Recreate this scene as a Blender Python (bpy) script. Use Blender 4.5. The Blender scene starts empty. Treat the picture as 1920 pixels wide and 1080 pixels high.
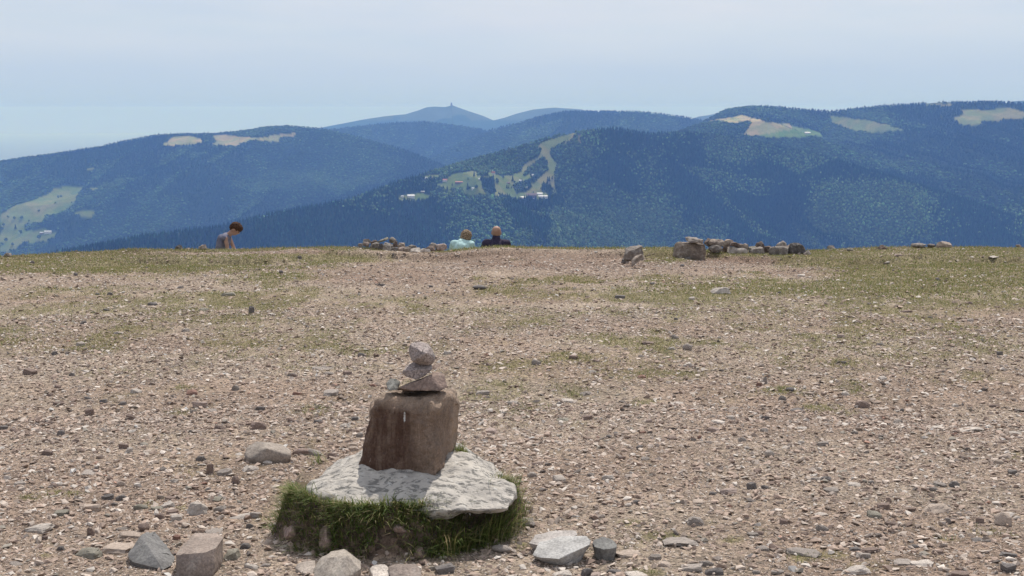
import bpy, bmesh, math, random
import numpy as np
from mathutils import Vector, Matrix, noise as mn

# ------------------------------------------------------------------ camera, sky, sun, exposure
SC = bpy.context.scene
COL = SC.collection
F = 2400.0                                   # focal length in pixels of a 1920 wide frame
TH = math.atan((540 - 205) / F)              # camera pitch below the horizon
CT, ST = math.cos(TH), math.sin(TH)
CAMZ = 1.6
cam_d = bpy.data.cameras.new('camera')
cam = bpy.data.objects.new('camera', cam_d)
COL.objects.link(cam)
cam_d.sensor_width = 36.0
cam_d.lens = 36.0 * F / 1920.0
cam_d.clip_start, cam_d.clip_end = 0.05, 200000.0
cam.location = (0, 0, CAMZ)
cam.rotation_euler = (math.pi / 2 - TH, 0, 0)
SC.camera = cam
SC.render.resolution_x, SC.render.resolution_y = 1024, 576

SUN_EL, SUN_AZ = math.radians(56), math.radians(14)      # azimuth from +Y towards +X
world = bpy.data.worlds.new('World')
SC.world = world
world.use_nodes = True
nt = world.node_tree
nt.nodes.clear()
def N(t, ty, **kw):
    n = t.nodes.new(ty)
    for k, v in kw.items():
        setattr(n, k, v)
    return n
wo = N(nt, 'ShaderNodeOutputWorld'); bg = N(nt, 'ShaderNodeBackground')
sky = N(nt, 'ShaderNodeTexSky', sky_type='NISHITA')
sky.sun_disc = False
sky.sun_elevation = SUN_EL
sky.sun_rotation = SUN_AZ
sky.altitude = 1300; sky.air_density = 1.0; sky.dust_density = 0.8; sky.ozone_density = 1.0
wtc = N(nt, 'ShaderNodeTexCoord'); wsep = N(nt, 'ShaderNodeSeparateXYZ')
wmx = N(nt, 'ShaderNodeMath', operation='MAXIMUM'); wmx.inputs[1].default_value = 0.012
wcmb = N(nt, 'ShaderNodeCombineXYZ')
nt.links.new(wtc.outputs['Generated'], wsep.inputs[0])
nt.links.new(wsep.outputs[0], wcmb.inputs[0]); nt.links.new(wsep.outputs[1], wcmb.inputs[1])
nt.links.new(wsep.outputs[2], wmx.inputs[0]); nt.links.new(wmx.outputs[0], wcmb.inputs[2])
nt.links.new(wcmb.outputs[0], sky.inputs['Vector'])
# thin high cloud veil, in the direction of the sky
wmap = N(nt, 'ShaderNodeMapping'); wmap.inputs['Scale'].default_value = (2.2, 2.2, 13.0)
wmap.inputs['Rotation'].default_value = (0, 0.05, 0)
wn = N(nt, 'ShaderNodeTexNoise'); wn.inputs['Scale'].default_value = 1.6; wn.inputs['Detail'].default_value = 5; wn.inputs['Roughness'].default_value = 0.5
wr = N(nt, 'ShaderNodeValToRGB'); wr.color_ramp.elements[0].position = 0.32; wr.color_ramp.elements[1].position = 0.72
wr.color_ramp.elements[0].color = (0.60, 0.60, 0.60, 1); wr.color_ramp.elements[1].color = (0.97, 0.97, 0.97, 1)
wmix = N(nt, 'ShaderNodeMix', data_type='RGBA')
wcr = N(nt, 'ShaderNodeValToRGB'); 
# sky colour by height above the horizon; below it the sky stands for land too far to see
for k_, z_ in enumerate((-.03, .0, .0012, .0018, .0025, .0035, .005, .007, .010, .014, .02, .03, .05, .17)):
    row = []
    for S_, kk, d_ in zip((.707, .721, .731), (1.37e-5, 2.75e-5, 6.7e-5), ((.48, .50, .52, .56, .69), (.615, .63, .64, .66, .735), (.731, .745, .77, .805, .845))):
        want = float(np.interp(z_, (0, .008, .02, .05, .17), d_)); e_ = math.exp(-kk * (66000 if z_ < .0016 else min(66000, 108.4 / z_)))
        row.append(min(1.0, max(0.0, (want - S_ * (1 - e_)) / e_ / .95)))
    el_ = wcr.color_ramp.elements[0] if k_ == 0 else (wcr.color_ramp.elements[-1] if z_ == .17 else wcr.color_ramp.elements.new((z_ + .03) / .2))
    el_.position = (z_ + .03) / .2; el_.color = (*row, 1)
wsc = N(nt, 'ShaderNodeMix', data_type='RGBA', blend_type='MULTIPLY'); wsc.inputs['Factor'].default_value = 1; wsc.inputs['B'].default_value = (10, 10, 10, 1)
wlo = N(nt, 'ShaderNodeMapRange'); wlo.inputs['From Min'].default_value = -0.03; wlo.inputs['From Max'].default_value = 0.17
nt.links.new(wsep.outputs[2], wlo.inputs[0]); nt.links.new(wlo.outputs[0], wcr.inputs[0]); nt.links.new(wcr.outputs[0], wsc.inputs['A']); nt.links.new(wsc.outputs['Result'], wmix.inputs['B'])
nt.links.new(wtc.outputs['Generated'], wmap.inputs[0]); nt.links.new(wmap.outputs[0], wn.inputs['Vector'])
nt.links.new(wn.outputs['Fac'], wr.inputs[0]); whz = N(nt, 'ShaderNodeMapRange'); whz.inputs['From Min'].default_value = 0.16; whz.inputs['From Max'].default_value = 0.03
nt.links.new(wsep.outputs[2], whz.inputs[0]); wfm = N(nt, 'ShaderNodeMath', operation='MAXIMUM')
nt.links.new(wr.outputs[0], wfm.inputs[0]); nt.links.new(whz.outputs[0], wfm.inputs[1]); nt.links.new(wfm.outputs[0], wmix.inputs['Factor'])
nt.links.new(sky.outputs[0], wmix.inputs['A']); wv = N(nt, 'ShaderNodeMix', data_type='RGBA'); wv.inputs['B'].default_value = (7.9, 8.2, 8.9, 1)
wm2 = N(nt, 'ShaderNodeMapping'); wm2.inputs['Scale'].default_value = (1.5, 1.5, 11.0); wm2.inputs['Rotation'].default_value = (0, 0.06, 0); wm2.inputs['Location'].default_value = (3.1, 0.7, 0)
wn2 = N(nt, 'ShaderNodeTexNoise'); wn2.inputs['Scale'].default_value = 1.5; wn2.inputs['Detail'].default_value = 7; wn2.inputs['Roughness'].default_value = 0.58
wr2 = N(nt, 'ShaderNodeValToRGB'); wr2.color_ramp.elements[0].position = 0.40; wr2.color_ramp.elements[1].position = 0.68; wr2.color_ramp.elements[1].color = (0.75, 0.75, 0.75, 1)
wz2 = N(nt, 'ShaderNodeMapRange'); wz2.inputs['From Min'].default_value = 0.01; wz2.inputs['From Max'].default_value = 0.08; wmu = N(nt, 'ShaderNodeMath', operation='MULTIPLY')
nt.links.new(wtc.outputs['Generated'], wm2.inputs[0]); nt.links.new(wm2.outputs[0], wn2.inputs['Vector']); nt.links.new(wn2.outputs['Fac'], wr2.inputs[0]); nt.links.new(wsep.outputs[2], wz2.inputs[0])
nt.links.new(wr2.outputs[0], wmu.inputs[0]); nt.links.new(wz2.outputs[0], wmu.inputs[1]); nt.links.new(wmu.outputs[0], wv.inputs['Factor'])
nt.links.new(wmix.outputs['Result'], wv.inputs['A']); nt.links.new(wv.outputs['Result'], bg.inputs['Color'])
bg.inputs['Strength'].default_value = 0.095
nt.links.new(bg.outputs[0], wo.inputs[0])

sun_d = bpy.data.lights.new('sun', 'SUN')
sun_d.energy = 4.4; sun_d.angle = math.radians(0.6); sun_d.color = (1.0, 0.95, 0.88)
sun = bpy.data.objects.new('sun', sun_d); COL.objects.link(sun)
sdir = Vector((math.sin(SUN_AZ) * math.cos(SUN_EL), math.cos(SUN_AZ) * math.cos(SUN_EL), math.sin(SUN_EL)))
sun.rotation_euler = sdir.to_track_quat('Z', 'Y').to_euler()
sun.location = (0, 0, 30)
SC.view_settings.view_transform = 'Standard'; SC.view_settings.look = 'None'
SC.view_settings.exposure = 0.0; SC.view_settings.gamma = 1.0; SC.view_settings.use_curve_mapping = False
SC.cycles.max_bounces = 5; SC.cycles.diffuse_bounces = 3; SC.cycles.volume_bounces = 1
SC.cycles.use_denoising = True; SC.cycles.denoiser = 'OPENIMAGEDENOISE'; SC.cycles.denoising_input_passes = 'RGB_ALBEDO_NORMAL'

rng = np.random.default_rng(7)
random.seed(7)

# ------------------------------------------------------------------ helpers
def P(px, py, D):
    """point on the sight line of pixel (px, py) of the 1920x1080 photograph at forward distance y = D"""
    u, v = (px - 960) / F, (540 - py) / F
    t = D / (CT + v * ST)
    return Vector((u * t, D, CAMZ + t * (-ST + v * CT)))
def elev(py):                                # tangent of the elevation of a row, along the middle
    v = (540 - np.asarray(py, float)) / F
    return (-ST + v * CT) / (CT + v * ST)
def to_px(x, y, z):
    z = z - CAMZ
    d = y * CT - z * ST
    d = np.where(np.abs(d) < 1e-6, 1e-6, d)
    return 960 + F * x / d, 540 - F * (y * ST + z * CT) / d
def tag(o, label=None, cat=None, group=None, kind=None):
    if label: o['label'] = label
    if cat: o['category'] = cat
    if group: o['group'] = group
    if kind: o['kind'] = kind
    return o
def link(name, me, m=None, parent=None, loc=None):
    o = bpy.data.objects.new(name, me); COL.objects.link(o)
    if m is not None and me is not None and not me.materials: me.materials.append(m)
    if parent is not None: o.parent = parent
    if loc is not None: o.location = loc
    return o

_h = np.random.default_rng(99).random(65536)
def _hash(ix, iy, s):
    k = (ix.astype(np.int64) * 73856093) ^ (iy.astype(np.int64) * 19349663) ^ (s * 83492791)
    k = (k ^ (k >> 13)) * 1274126177
    return _h[(k ^ (k >> 16)) & 65535]
def vn(x, y, s=0):
    x = np.asarray(x, float); y = np.asarray(y, float)
    ix, iy = np.floor(x), np.floor(y); fx, fy = x - ix, y - iy
    fx = fx * fx * fx * (fx * (fx * 6 - 15) + 10); fy = fy * fy * fy * (fy * (fy * 6 - 15) + 10)
    a, b = _hash(ix, iy, s), _hash(ix + 1, iy, s); c, d = _hash(ix, iy + 1, s), _hash(ix + 1, iy + 1, s)
    return (a * (1 - fx) + b * fx) * (1 - fy) + (c * (1 - fx) + d * fx) * fy
def fbm(x, y, s=0, o=4, g=0.5):
    r, a, t = 0, 1.0, 0
    for i in range(o):
        r = r + a * vn(x, y, s + i * 17); t += a; a *= g; x, y = x * 2.03 + 11.3, y * 2.03 + 5.7
    return r / t
def ridged(x, y, s=0, o=3):
    r, a, t = 0, 1.0, 0
    for i in range(o):
        r = r + a * (1 - np.abs(2 * vn(x, y, s + i * 31) - 1)); t += a; a *= 0.5; x, y = x * 2.1 + 3.1, y * 2.1 + 7.7
    return r / t
def sst(a, b, x):
    t = np.clip((x - a) / (b - a), 0, 1); return t * t * (3 - 2 * t)
def inpoly(X, Y, poly):
    c = np.zeros(X.shape, bool); n = len(poly)
    for i in range(n):
        x0, y0 = poly[i]; x1, y1 = poly[(i + 1) % n]
        if y0 == y1: continue
        m = ((y0 > Y) != (y1 > Y)) & (X < (x1 - x0) * (Y - y0) / (y1 - y0) + x0)
        c ^= m
    return c

def np_mesh(name, V, T, col=None, smooth=False, fcol=False):
    """mesh from numpy vertices (n,3) and faces (m,3 or m,4); col: per vertex rgb"""
    me = bpy.data.meshes.new(name)
    k = T.shape[1]
    me.vertices.add(len(V)); me.vertices.foreach_set('co', np.ascontiguousarray(V, np.float32).ravel())
    me.loops.add(T.size); me.loops.foreach_set('vertex_index', np.ascontiguousarray(T, np.int32).ravel())
    me.polygons.add(len(T)); me.polygons.foreach_set('loop_start', np.arange(0, T.size, k, dtype=np.int32))
    me.polygons.foreach_set('use_smooth', np.full(len(T), smooth, bool))
    me.update(calc_edges=True)
    if col is not None:
        a = me.attributes.new('Col', 'FLOAT_COLOR', 'POINT')
        c = np.ones((len(V), 4), np.float32); c[:, :3] = col
        a.data.foreach_set('color', c.ravel())
    me.validate()
    return me
def grid_faces(nr, nc, wrap=False):
    i = np.arange(nr - 1)[:, None]; j = np.arange(nc if wrap else nc - 1)[None, :]
    a = i * nc + j; b = i * nc + (j + 1) % nc
    return np.stack([a, b, b + nc, a + nc], -1).reshape(-1, 4)

# ------------------------------------------------------------------ materials
def mat(name, rough=0.9, spec=0.25):
    m = bpy.data.materials.new(name); m.use_nodes = True
    b = m.node_tree.nodes['Principled BSDF']
    b.inputs['Roughness'].default_value = rough
    b.inputs['Specular IOR Level'].default_value = spec
    return m, m.node_tree, b
def mixc(t, a, b, fac, blend='MIX'):
    n = N(t, 'ShaderNodeMix', data_type='RGBA', blend_type=blend)
    for s, v in (('A', a), ('B', b), ('Factor', fac)):
        i = n.inputs[s]
        if hasattr(v, 'links') or isinstance(v, bpy.types.NodeSocket): t.links.new(v, i)
        elif s == 'Factor': i.default_value = v
        else: i.default_value = (*v[:3], 1)
    return n.outputs['Result']
def ramp(t, src, p0, p1, c0=(0, 0, 0), c1=(1, 1, 1)):
    r = N(t, 'ShaderNodeValToRGB'); e = r.color_ramp.elements
    e[0].position, e[1].position = p0, p1; e[0].color = (*c0, 1); e[1].color = (*c1, 1)
    t.links.new(src, r.inputs[0]); return r.outputs[0]
def noise(t, vec, scale, detail=4, rough=0.55):
    n = N(t, 'ShaderNodeTexNoise'); n.inputs['Scale'].default_value = scale
    n.inputs['Detail'].default_value = detail; n.inputs['Roughness'].default_value = rough
    if vec is not None: t.links.new(vec, n.inputs['Vector'])
    return n.outputs['Fac']
def voro(t, vec, scale, feat='F1', out='Distance'):
    n = N(t, 'ShaderNodeTexVoronoi', feature=feat); n.inputs['Scale'].default_value = scale
    t.links.new(vec, n.inputs['Vector']); return n.outputs[out]
def bump(t, b, h, strength, dist):
    n = N(t, 'ShaderNodeBump'); n.inputs['Strength'].default_value = strength; n.inputs['Distance'].default_value = dist
    t.links.new(h, n.inputs['Height']); t.links.new(n.outputs[0], b.inputs['Normal'])
def math_(t, op, a, b):
    n = N(t, 'ShaderNodeMath', operation=op)
    for i, v in enumerate((a, b)):
        if isinstance(v, bpy.types.NodeSocket): t.links.new(v, n.inputs[i])
        else: n.inputs[i].default_value = v
    return n.outputs[0]

def stone_material(name, base=None, dark=0.45, speck=0.5, sp_scale=90.0, stain=None, lichen=0.0, bump_d=0.006, streak=False):
    """granite-like stone; base None takes the colour of the object"""
    m, t, b = mat(name, 0.88, 0.3)
    tc = N(t, 'ShaderNodeTexCoord').outputs['Object']
    if base is None:
        base_s = N(t, 'ShaderNodeObjectInfo').outputs['Color']
    else:
        r = N(t, 'ShaderNodeRGB'); r.outputs[0].default_value = (*base, 1); base_s = r.outputs[0]
    n1 = noise(t, tc, 9, 5, 0.6)
    c = mixc(t, base_s, ramp(t, n1, 0.3, 0.7, (dark,) * 3, (1.25,) * 3), 0.8, 'MULTIPLY')
    n2 = noise(t, tc, sp_scale, 3, 0.7)
    c = mixc(t, c, ramp(t, n2, 0.36, 0.66, (0.45,) * 3, (1.6,) * 3), speck, 'MULTIPLY')
    if stain:
        ms = N(t, 'ShaderNodeMapping'); ms.inputs['Scale'].default_value = (22, 22, 2.2) if streak else (5, 5, 5)
        t.links.new(tc, ms.inputs[0])
        ns = noise(t, ms.outputs[0], 1.0, 4, 0.6)
        c = mixc(t, c, stain, ramp(t, ns, 0.42, 0.62))
    if lichen:
        nl = noise(t, tc, 26, 5, 0.7)
        c = mixc(t, c, (0.50, 0.50, 0.44), math_(t, 'MULTIPLY', ramp(t, nl, 0.56, 0.64), lichen))
    t.links.new(c, b.inputs['Base Color'])
    h = math_(t, 'ADD', noise(t, tc, 30, 6, 0.65), math_(t, 'MULTIPLY', n2, 0.35))
    bump(t, b, h, 0.8, bump_d)
    return m
M_STONE = stone_material('loose_stone', None, 0.55, 0.5, 110.0, lichen=0.12, bump_d=0.004)
M_CREST = stone_material('crest_stone', None, 0.55, 0.4, 26.0, lichen=0.3, bump_d=0.012)
M_GRANITE = stone_material('speckled_granite', (0.30, 0.25, 0.23), 0.7, 0.9, 130.0, lichen=0.15, bump_d=0.008)
M_WEDGE = stone_material('brown_wedge_stone', (0.24, 0.175, 0.145), 0.5, 0.5, 100.0, lichen=0.1)
M_LICHEN = stone_material('lichened_stone', (0.28, 0.27, 0.24), 0.5, 0.7, 80.0, lichen=0.7)

def attr_mat(name, rough=0.95, spec=0.15, nz=60.0, amt=0.5, trans=0.0):
    m, t, b = mat(name, rough, spec)
    a = N(t, 'ShaderNodeAttribute', attribute_name='Col')
    tc = N(t, 'ShaderNodeTexCoord').outputs['Object']
    n = noise(t, tc, nz, 3, 0.7)
    c = mixc(t, a.outputs['Color'], ramp(t, n, 0.3, 0.7, (0.65,) * 3, (1.35,) * 3), amt, 'MULTIPLY')
    t.links.new(c, b.inputs['Base Color'])
    if trans:
        out = t.nodes['Material Output']
        tr = N(t, 'ShaderNodeBsdfTranslucent'); t.links.new(c, tr.inputs['Color'])
        ms = N(t, 'ShaderNodeMixShader'); ms.inputs[0].default_value = trans
        t.links.new(b.outputs[0], ms.inputs[1]); t.links.new(tr.outputs[0], ms.inputs[2]); t.links.new(ms.outputs[0], out.inputs['Surface'])
    return m
M_GRAVEL = attr_mat('gravel_stone', 0.9, 0.25, 120.0, 0.6)
M_GRASS = attr_mat('grass_blade', 0.7, 0.25, 8.0, 0.2, trans=0.35)
M_TREES = attr_mat('forest_foliage', 0.95, 0.1, 0.12, 0.4)

# ------------------------------------------------------------------ the ground of the summit plateau
CREST_X = [-600, 0, 100, 250, 400, 520, 640, 760, 830, 880, 930, 1000, 1100, 1180, 1260, 1340, 1500, 1600, 1660, 1780, 1920, 2500]
CREST_Y = [490, 477, 473, 467, 467, 465, 463, 467, 471, 466, 462, 463, 465, 464, 464, 470, 471, 466, 463, 464, 464, 468]
MX, MY, MHX, MHY, MH = -0.472, 4.98, 0.50, 0.50, 0.165          # the turf mound that carries the cairn
def crest_y(x):
    return 20.6 + 0.9 * (vn(x * 0.35, x * 0 + 3.3, 5) - 0.5)
def mound(x, y):
    a = np.arctan2((y - MY) / MHY, (x - MX) / MHX)
    wob = 1 + 0.06 * np.sin(3 * a + 1) + 0.05 * np.sin(5 * a + 2.3) + 0.08 * (fbm(x * 9, y * 9, 71, 2) - 0.5)
    rho = np.sqrt(((x - MX) / MHX) ** 2 + ((y - MY) / MHY) ** 2) / wob
    return MH * (1 - sst(0.84, 1.02, rho))
def G(x, y, micro=True):
    x = np.asarray(x, float); y = np.asarray(y, float)
    base = 0.164 - 0.04 * y
    yc = crest_y(x)
    d = np.maximum(yc * CT - (-0.65 - CAMZ) * ST, 1)
    px = 960 + F * x / d
    v = (540 - np.interp(px, CREST_X, CREST_Y)) / F
    zn = CAMZ + yc / (CT + v * ST) * (-ST + v * CT)
    z = base + sst(13, 20.4, y) * (zn - (0.164 - 0.04 * yc))
    t = np.maximum(y - yc, 0)
    z = np.where(y > yc, zn - 0.04 * t - np.where(t < 1.25, 0.30 * t + 0.11 * t * t, 0.30 * 1.25 + 0.11 * 1.5625 + 0.56 * (t - 1.25)), z)
    if micro:
        near = 1 - sst(24, 40, y)
        z = z + near * (0.05 * (1 - 0.6 * sst(16, 20, y)) * (fbm(x * 0.7, y * 0.7, 1, 3) - 0.5) + 0.018 * (fbm(x * 4, y * 4, 2, 3) - 0.5))
        far = sst(15.5, 18, y) * (1 - sst(20.0, 20.5, y))
        z = z + far * 0.10 * (sst(0.45, 0.60, fbm(x * 0.45, y * 1.3, 8, 3)) - 0.85) * sst(0, 1, 1.0 - np.abs(y - 19.0) / 3)
    z = z + mound(x, y)
    return z
def ghit(px, py):
    """where the sight line of a pixel meets the plateau: (x, y, z) or None"""
    u, v = (px - 960) / F, (540 - py) / F
    D = np.linspace(3.4, 22.5, 1500); t = D / (CT + v * ST)
    zz = CAMZ + t * (-ST + v * CT); g = G(u * t, D)
    i = np.nonzero(zz <= g)[0]
    if not len(i): return None
    i = i[0]
    return Vector((float(u * t[i]), float(D[i]), float(g[i])))

# greener and barer places, as ellipses (px, py, half width, half height, strength)
GREEN = [(1290, 478, 60, 12, 1.0), (1240, 486, 45, 12, 1.1), (1400, 478, 130, 6, .9), (1560, 485, 130, 10, 1.0), (1800, 482, 150, 9, .9), (1750, 520, 220, 30, .7), (1620, 545, 120, 14, .5), (1400, 545, 110, 12, .8),
         (1180, 552, 130, 14, .6), (970, 486, 45, 7, 1.1), (680, 486, 60, 6, .7), (560, 480, 120, 5, .6), (120, 490, 200, 14, .8), (330, 497, 160, 10, .6), (700, 658, 90, 14, .6), (830, 655, 60, 10, .5), (110, 925, 40, 6, 1.0),
         (55, 934, 25, 6, .7), (283, 945, 16, 8, 1.0), (340, 950, 14, 10, .9), (82, 1040, 20, 6, 1.0), (100, 1020, 40, 8, .5), (594, 770, 40, 8, .9), (1538, 766, 32, 8, 1.1), (1600, 774, 30, 6, .6), (1200, 757, 38, 8, .9),
         (1180, 980, 24, 6, 1.0), (1243, 1006, 30, 8, 1.2), (1340, 978, 20, 7, .7), (1372, 1012, 24, 10, .8), (1095, 1030, 14, 6, .8), (1036, 1048, 14, 9, 1.2), (1500, 1045, 16, 9, 1.1), (1560, 1040, 30, 9, .8), (1640, 1060, 50, 12, .7),
         (1850, 998, 34, 9, 1.1), (1900, 1006, 15, 7, 1.0), (1470, 732, 34, 7, .8), (1218, 1074, 26, 7, 1.0), (927, 1012, 12, 10, 1.0), (978, 1024, 14, 8, .8), (1780, 985, 60, 8, .4), (1770, 1012, 30, 6, .6), (1900, 855, 20, 8, .8),
         (990, 680, 40, 6, .7), (1060, 668, 40, 6, .6), (1230, 700, 60, 6, .6), (350, 728, 40, 6, .4), (330, 775, 30, 5, .7), (180, 655, 40, 5, .6), (860, 843, 8, 10, 1.2), (1570, 680, 20, 6, .8), (1820, 705, 30, 8, .5),
         (400, 552, 40, 5, .6), (120, 540, 90, 8, .4), (600, 690, 60, 5, .3), (1730, 538, 25, 6, 1.2), (1455, 900, 12, 5, .6), (1530, 945, 20, 5, .5), (520, 520, 80, 8, .3)]
BARE = [(1130, 492, 290, 20, 1.1), (900, 480, 150, 12, .9), (700, 520, 150, 22, .7), (460, 474, 180, 2.5, 1.1), (1420, 486, 110, 7, .9), (180, 530, 220, 16, .5), (1500, 512, 60, 10, .5), (1700, 478, 60, 3, .7), (560, 472, 90, 3, 1.0), (1480, 560, 120, 12, .4)]
def grass_mask(x, y, z):
    px, py = to_px(x, y, z)
    g = 0.46 * sst(5.5, 10.5, y) + 0.16 * sst(14, 18, y) + 0.02 + 0.12 * sst(1100, 1900, px) * sst(11, 15, y)
    g = g + 1.0 * (fbm(x * 1.1, y * 0.7, 21, 3, 0.6) - 0.52) + 0.9 * (fbm(x * 5, y * 2.6, 23, 3, 0.7) - 0.5)
    for (cx, cy, rx, ry, s) in GREEN:
        e = ((px - cx) / rx) ** 2 + ((py - cy) / ry) ** 2
        g = g + s * np.exp(-e * 0.9) * (0.5 + 1.0 * fbm(x * 7, y * 7, 33, 2))
    for (cx, cy, rx, ry, s) in BARE:
        e = ((px - cx) / rx) ** 2 + ((py - cy) / ry) ** 2
        g = g - s * np.exp(-e * 0.9)
    g = np.where(y > crest_y(x) - 0.35, np.maximum(g, 0.75), g)
    return np.clip(g, 0, 1)

az_f = np.radians(np.linspace(-29, 29, 760)); az_c = np.radians(np.linspace(29, 331, 84)[1:-1])
az = np.concatenate([az_f, az_c])
rr = np.concatenate([np.geomspace(0.3, 3.6, 20)[:-1], np.geomspace(3.6, 24, 620)[:-1], np.geomspace(24, 160, 60)])
A, R = np.meshgrid(az, rr)
GX, GY = R * np.sin(A), R * np.cos(A)
GZ = G(GX, GY)
gm = grass_mask(GX, GY, GZ)
soil = sst(0.35, 0.75, fbm(GX * 0.6, GY * 0.9, 41, 3))
gpx, gpy = to_px(GX, GY, GZ)
brown = np.zeros_like(gm)
for (cx, cy, rx, ry, s) in BARE: brown += s * np.exp(-(((gpx - cx) / rx) ** 2 + ((gpy - cy) / ry) ** 2))
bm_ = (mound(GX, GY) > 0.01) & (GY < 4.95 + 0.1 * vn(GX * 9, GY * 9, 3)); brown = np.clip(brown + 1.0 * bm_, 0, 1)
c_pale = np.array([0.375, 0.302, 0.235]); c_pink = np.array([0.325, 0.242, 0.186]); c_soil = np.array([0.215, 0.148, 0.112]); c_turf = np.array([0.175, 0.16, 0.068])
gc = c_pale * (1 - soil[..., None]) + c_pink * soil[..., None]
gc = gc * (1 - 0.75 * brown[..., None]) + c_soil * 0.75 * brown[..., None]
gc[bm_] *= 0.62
gk = (0.66 * sst(0.12, 0.85, gm))[..., None]
gc = gc * (1 - gk) + c_turf * gk
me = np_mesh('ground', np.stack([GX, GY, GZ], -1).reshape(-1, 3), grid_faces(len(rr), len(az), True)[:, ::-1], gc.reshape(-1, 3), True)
M_GROUND, t, b = mat('stony_dirt', 0.95, 0.15)
a = N(t, 'ShaderNodeAttribute', attribute_name='Col').outputs['Color']
tc = N(t, 'ShaderNodeTexCoord').outputs['Object']
c = mixc(t, a, ramp(t, noise(t, tc, 2.2, 5, 0.6), 0.3, 0.7, (0.80,) * 3, (1.18,) * 3), 1.0, 'MULTIPLY')
vc = voro(t, tc, 55, out='Color')
bwn = N(t, 'ShaderNodeRGBToBW'); t.links.new(vc, bwn.inputs[0])
c = mixc(t, c, ramp(t, bwn.outputs[0], 0.15, 0.9, (0.42,) * 3, (1.75, 1.72, 1.68)), 0.8, 'MULTIPLY')
c = mixc(t, c, ramp(t, noise(t, tc, 160, 3, 0.8), 0.35, 0.65, (0.68,) * 3, (1.32,) * 3), 0.8, 'MULTIPLY')
t.links.new(c, b.inputs['Base Color'])
h = math_(t, 'ADD', noise(t, tc, 70, 5, 0.75), math_(t, 'MULTIPLY', voro(t, tc, 55), -0.9))
bump(t, b, h, 1.0, 0.018)
ground = link('ground', me, M_GROUND); tag(ground, 'stony pinkish dirt of the bare summit plateau, turning to thin turf at its edge', kind='structure')

# ------------------------------------------------------------------ the far hills
LAY = [  # x knots, silhouette rows, distance knots (x, r), slope towards us, slope behind
    ([-500, -100, 110, 250, 400, 520, 640, 740, 850, 960, 1040, 1085, 1150, 1220, 1290, 1340, 1420, 1540, 1650, 1800, 1920, 2400],
     [620, 520, 473, 445, 427, 399, 378, 344, 310, 279, 256, 247, 242, 252, 249, 252, 268, 292, 325, 368, 410, 520],
     ([-500, 250, 740, 1085, 1330, 1920], [4300, 4700, 5350, 5900, 6300, 6100]), 0.37, 0.42),
    ([1000, 1150, 1230, 1300, 1330, 1380, 1440, 1540, 1600, 1700, 1800, 1920, 2400],
     [400, 292, 262, 237, 230, 222, 224, 262, 285, 320, 330, 345, 380],
     ([1000, 1330, 1540, 1920], [7600, 7200, 7000, 6900]), 0.33, 0.12),
    ([900, 1150, 1300, 1330, 1360, 1400, 1440, 1500, 1560, 1600, 1650, 1700, 1750, 1800, 1860, 1920, 2400],
     [420, 310, 240, 222, 206, 200, 200, 205, 210, 204, 199, 196, 192, 192, 191, 194, 205],
     ([900, 1920], [8600, 8300]), 0.27, 0.35),
    ([-700, -300, 0, 100, 180, 230, 290, 330, 400, 430, 470, 500, 545, 600, 660, 760, 850, 930, 1050],
     [420, 350, 301, 288, 277, 265, 254, 252, 251, 248, 243, 238, 236, 241, 254, 282, 318, 352, 410],
     ([-300, 600, 1050], [9200, 9000, 8400]), 0.34, 0.4),
    ([450, 550, 620, 660, 730, 795, 850, 900, 960, 1100], [300, 262, 243, 238, 231, 228, 234, 242, 262, 320],
     ([450, 1100], [11800, 11800]), 0.30, 0.4),
    ([700, 800, 860, 920, 980, 1010, 1060, 1150, 1200, 1250, 1300, 1330, 1380, 1450, 1600],
     [350, 300, 270, 244, 228, 219, 210, 209, 210, 215, 223, 228, 238, 260, 330],
     ([700, 1600], [10800, 9900]), 0.30, 0.4),
    ([300, 500, 600, 680, 720, 760, 785, 800, 815, 835, 848, 862, 880, 905, 925, 945, 970, 1000, 1040, 1090, 1180, 1250, 1290, 1310, 1340, 1360, 1400, 1600, 1800, 1880, 1900, 1930, 2200],
     [330, 262, 238, 224, 218, 214, 206, 200, 198.5, 198.5, 195.5, 201, 208, 216, 225, 220, 212, 205, 201.5, 204, 224, 240, 226, 217, 211, 212, 226, 300, 260, 200, 189, 188, 186],
     ([300, 1100, 1300, 2200], [17200, 17000, 16000, 15500]), 0.22, 0.4),
]
FLOOR, PLAIN = -930.0, -1080.0
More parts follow.
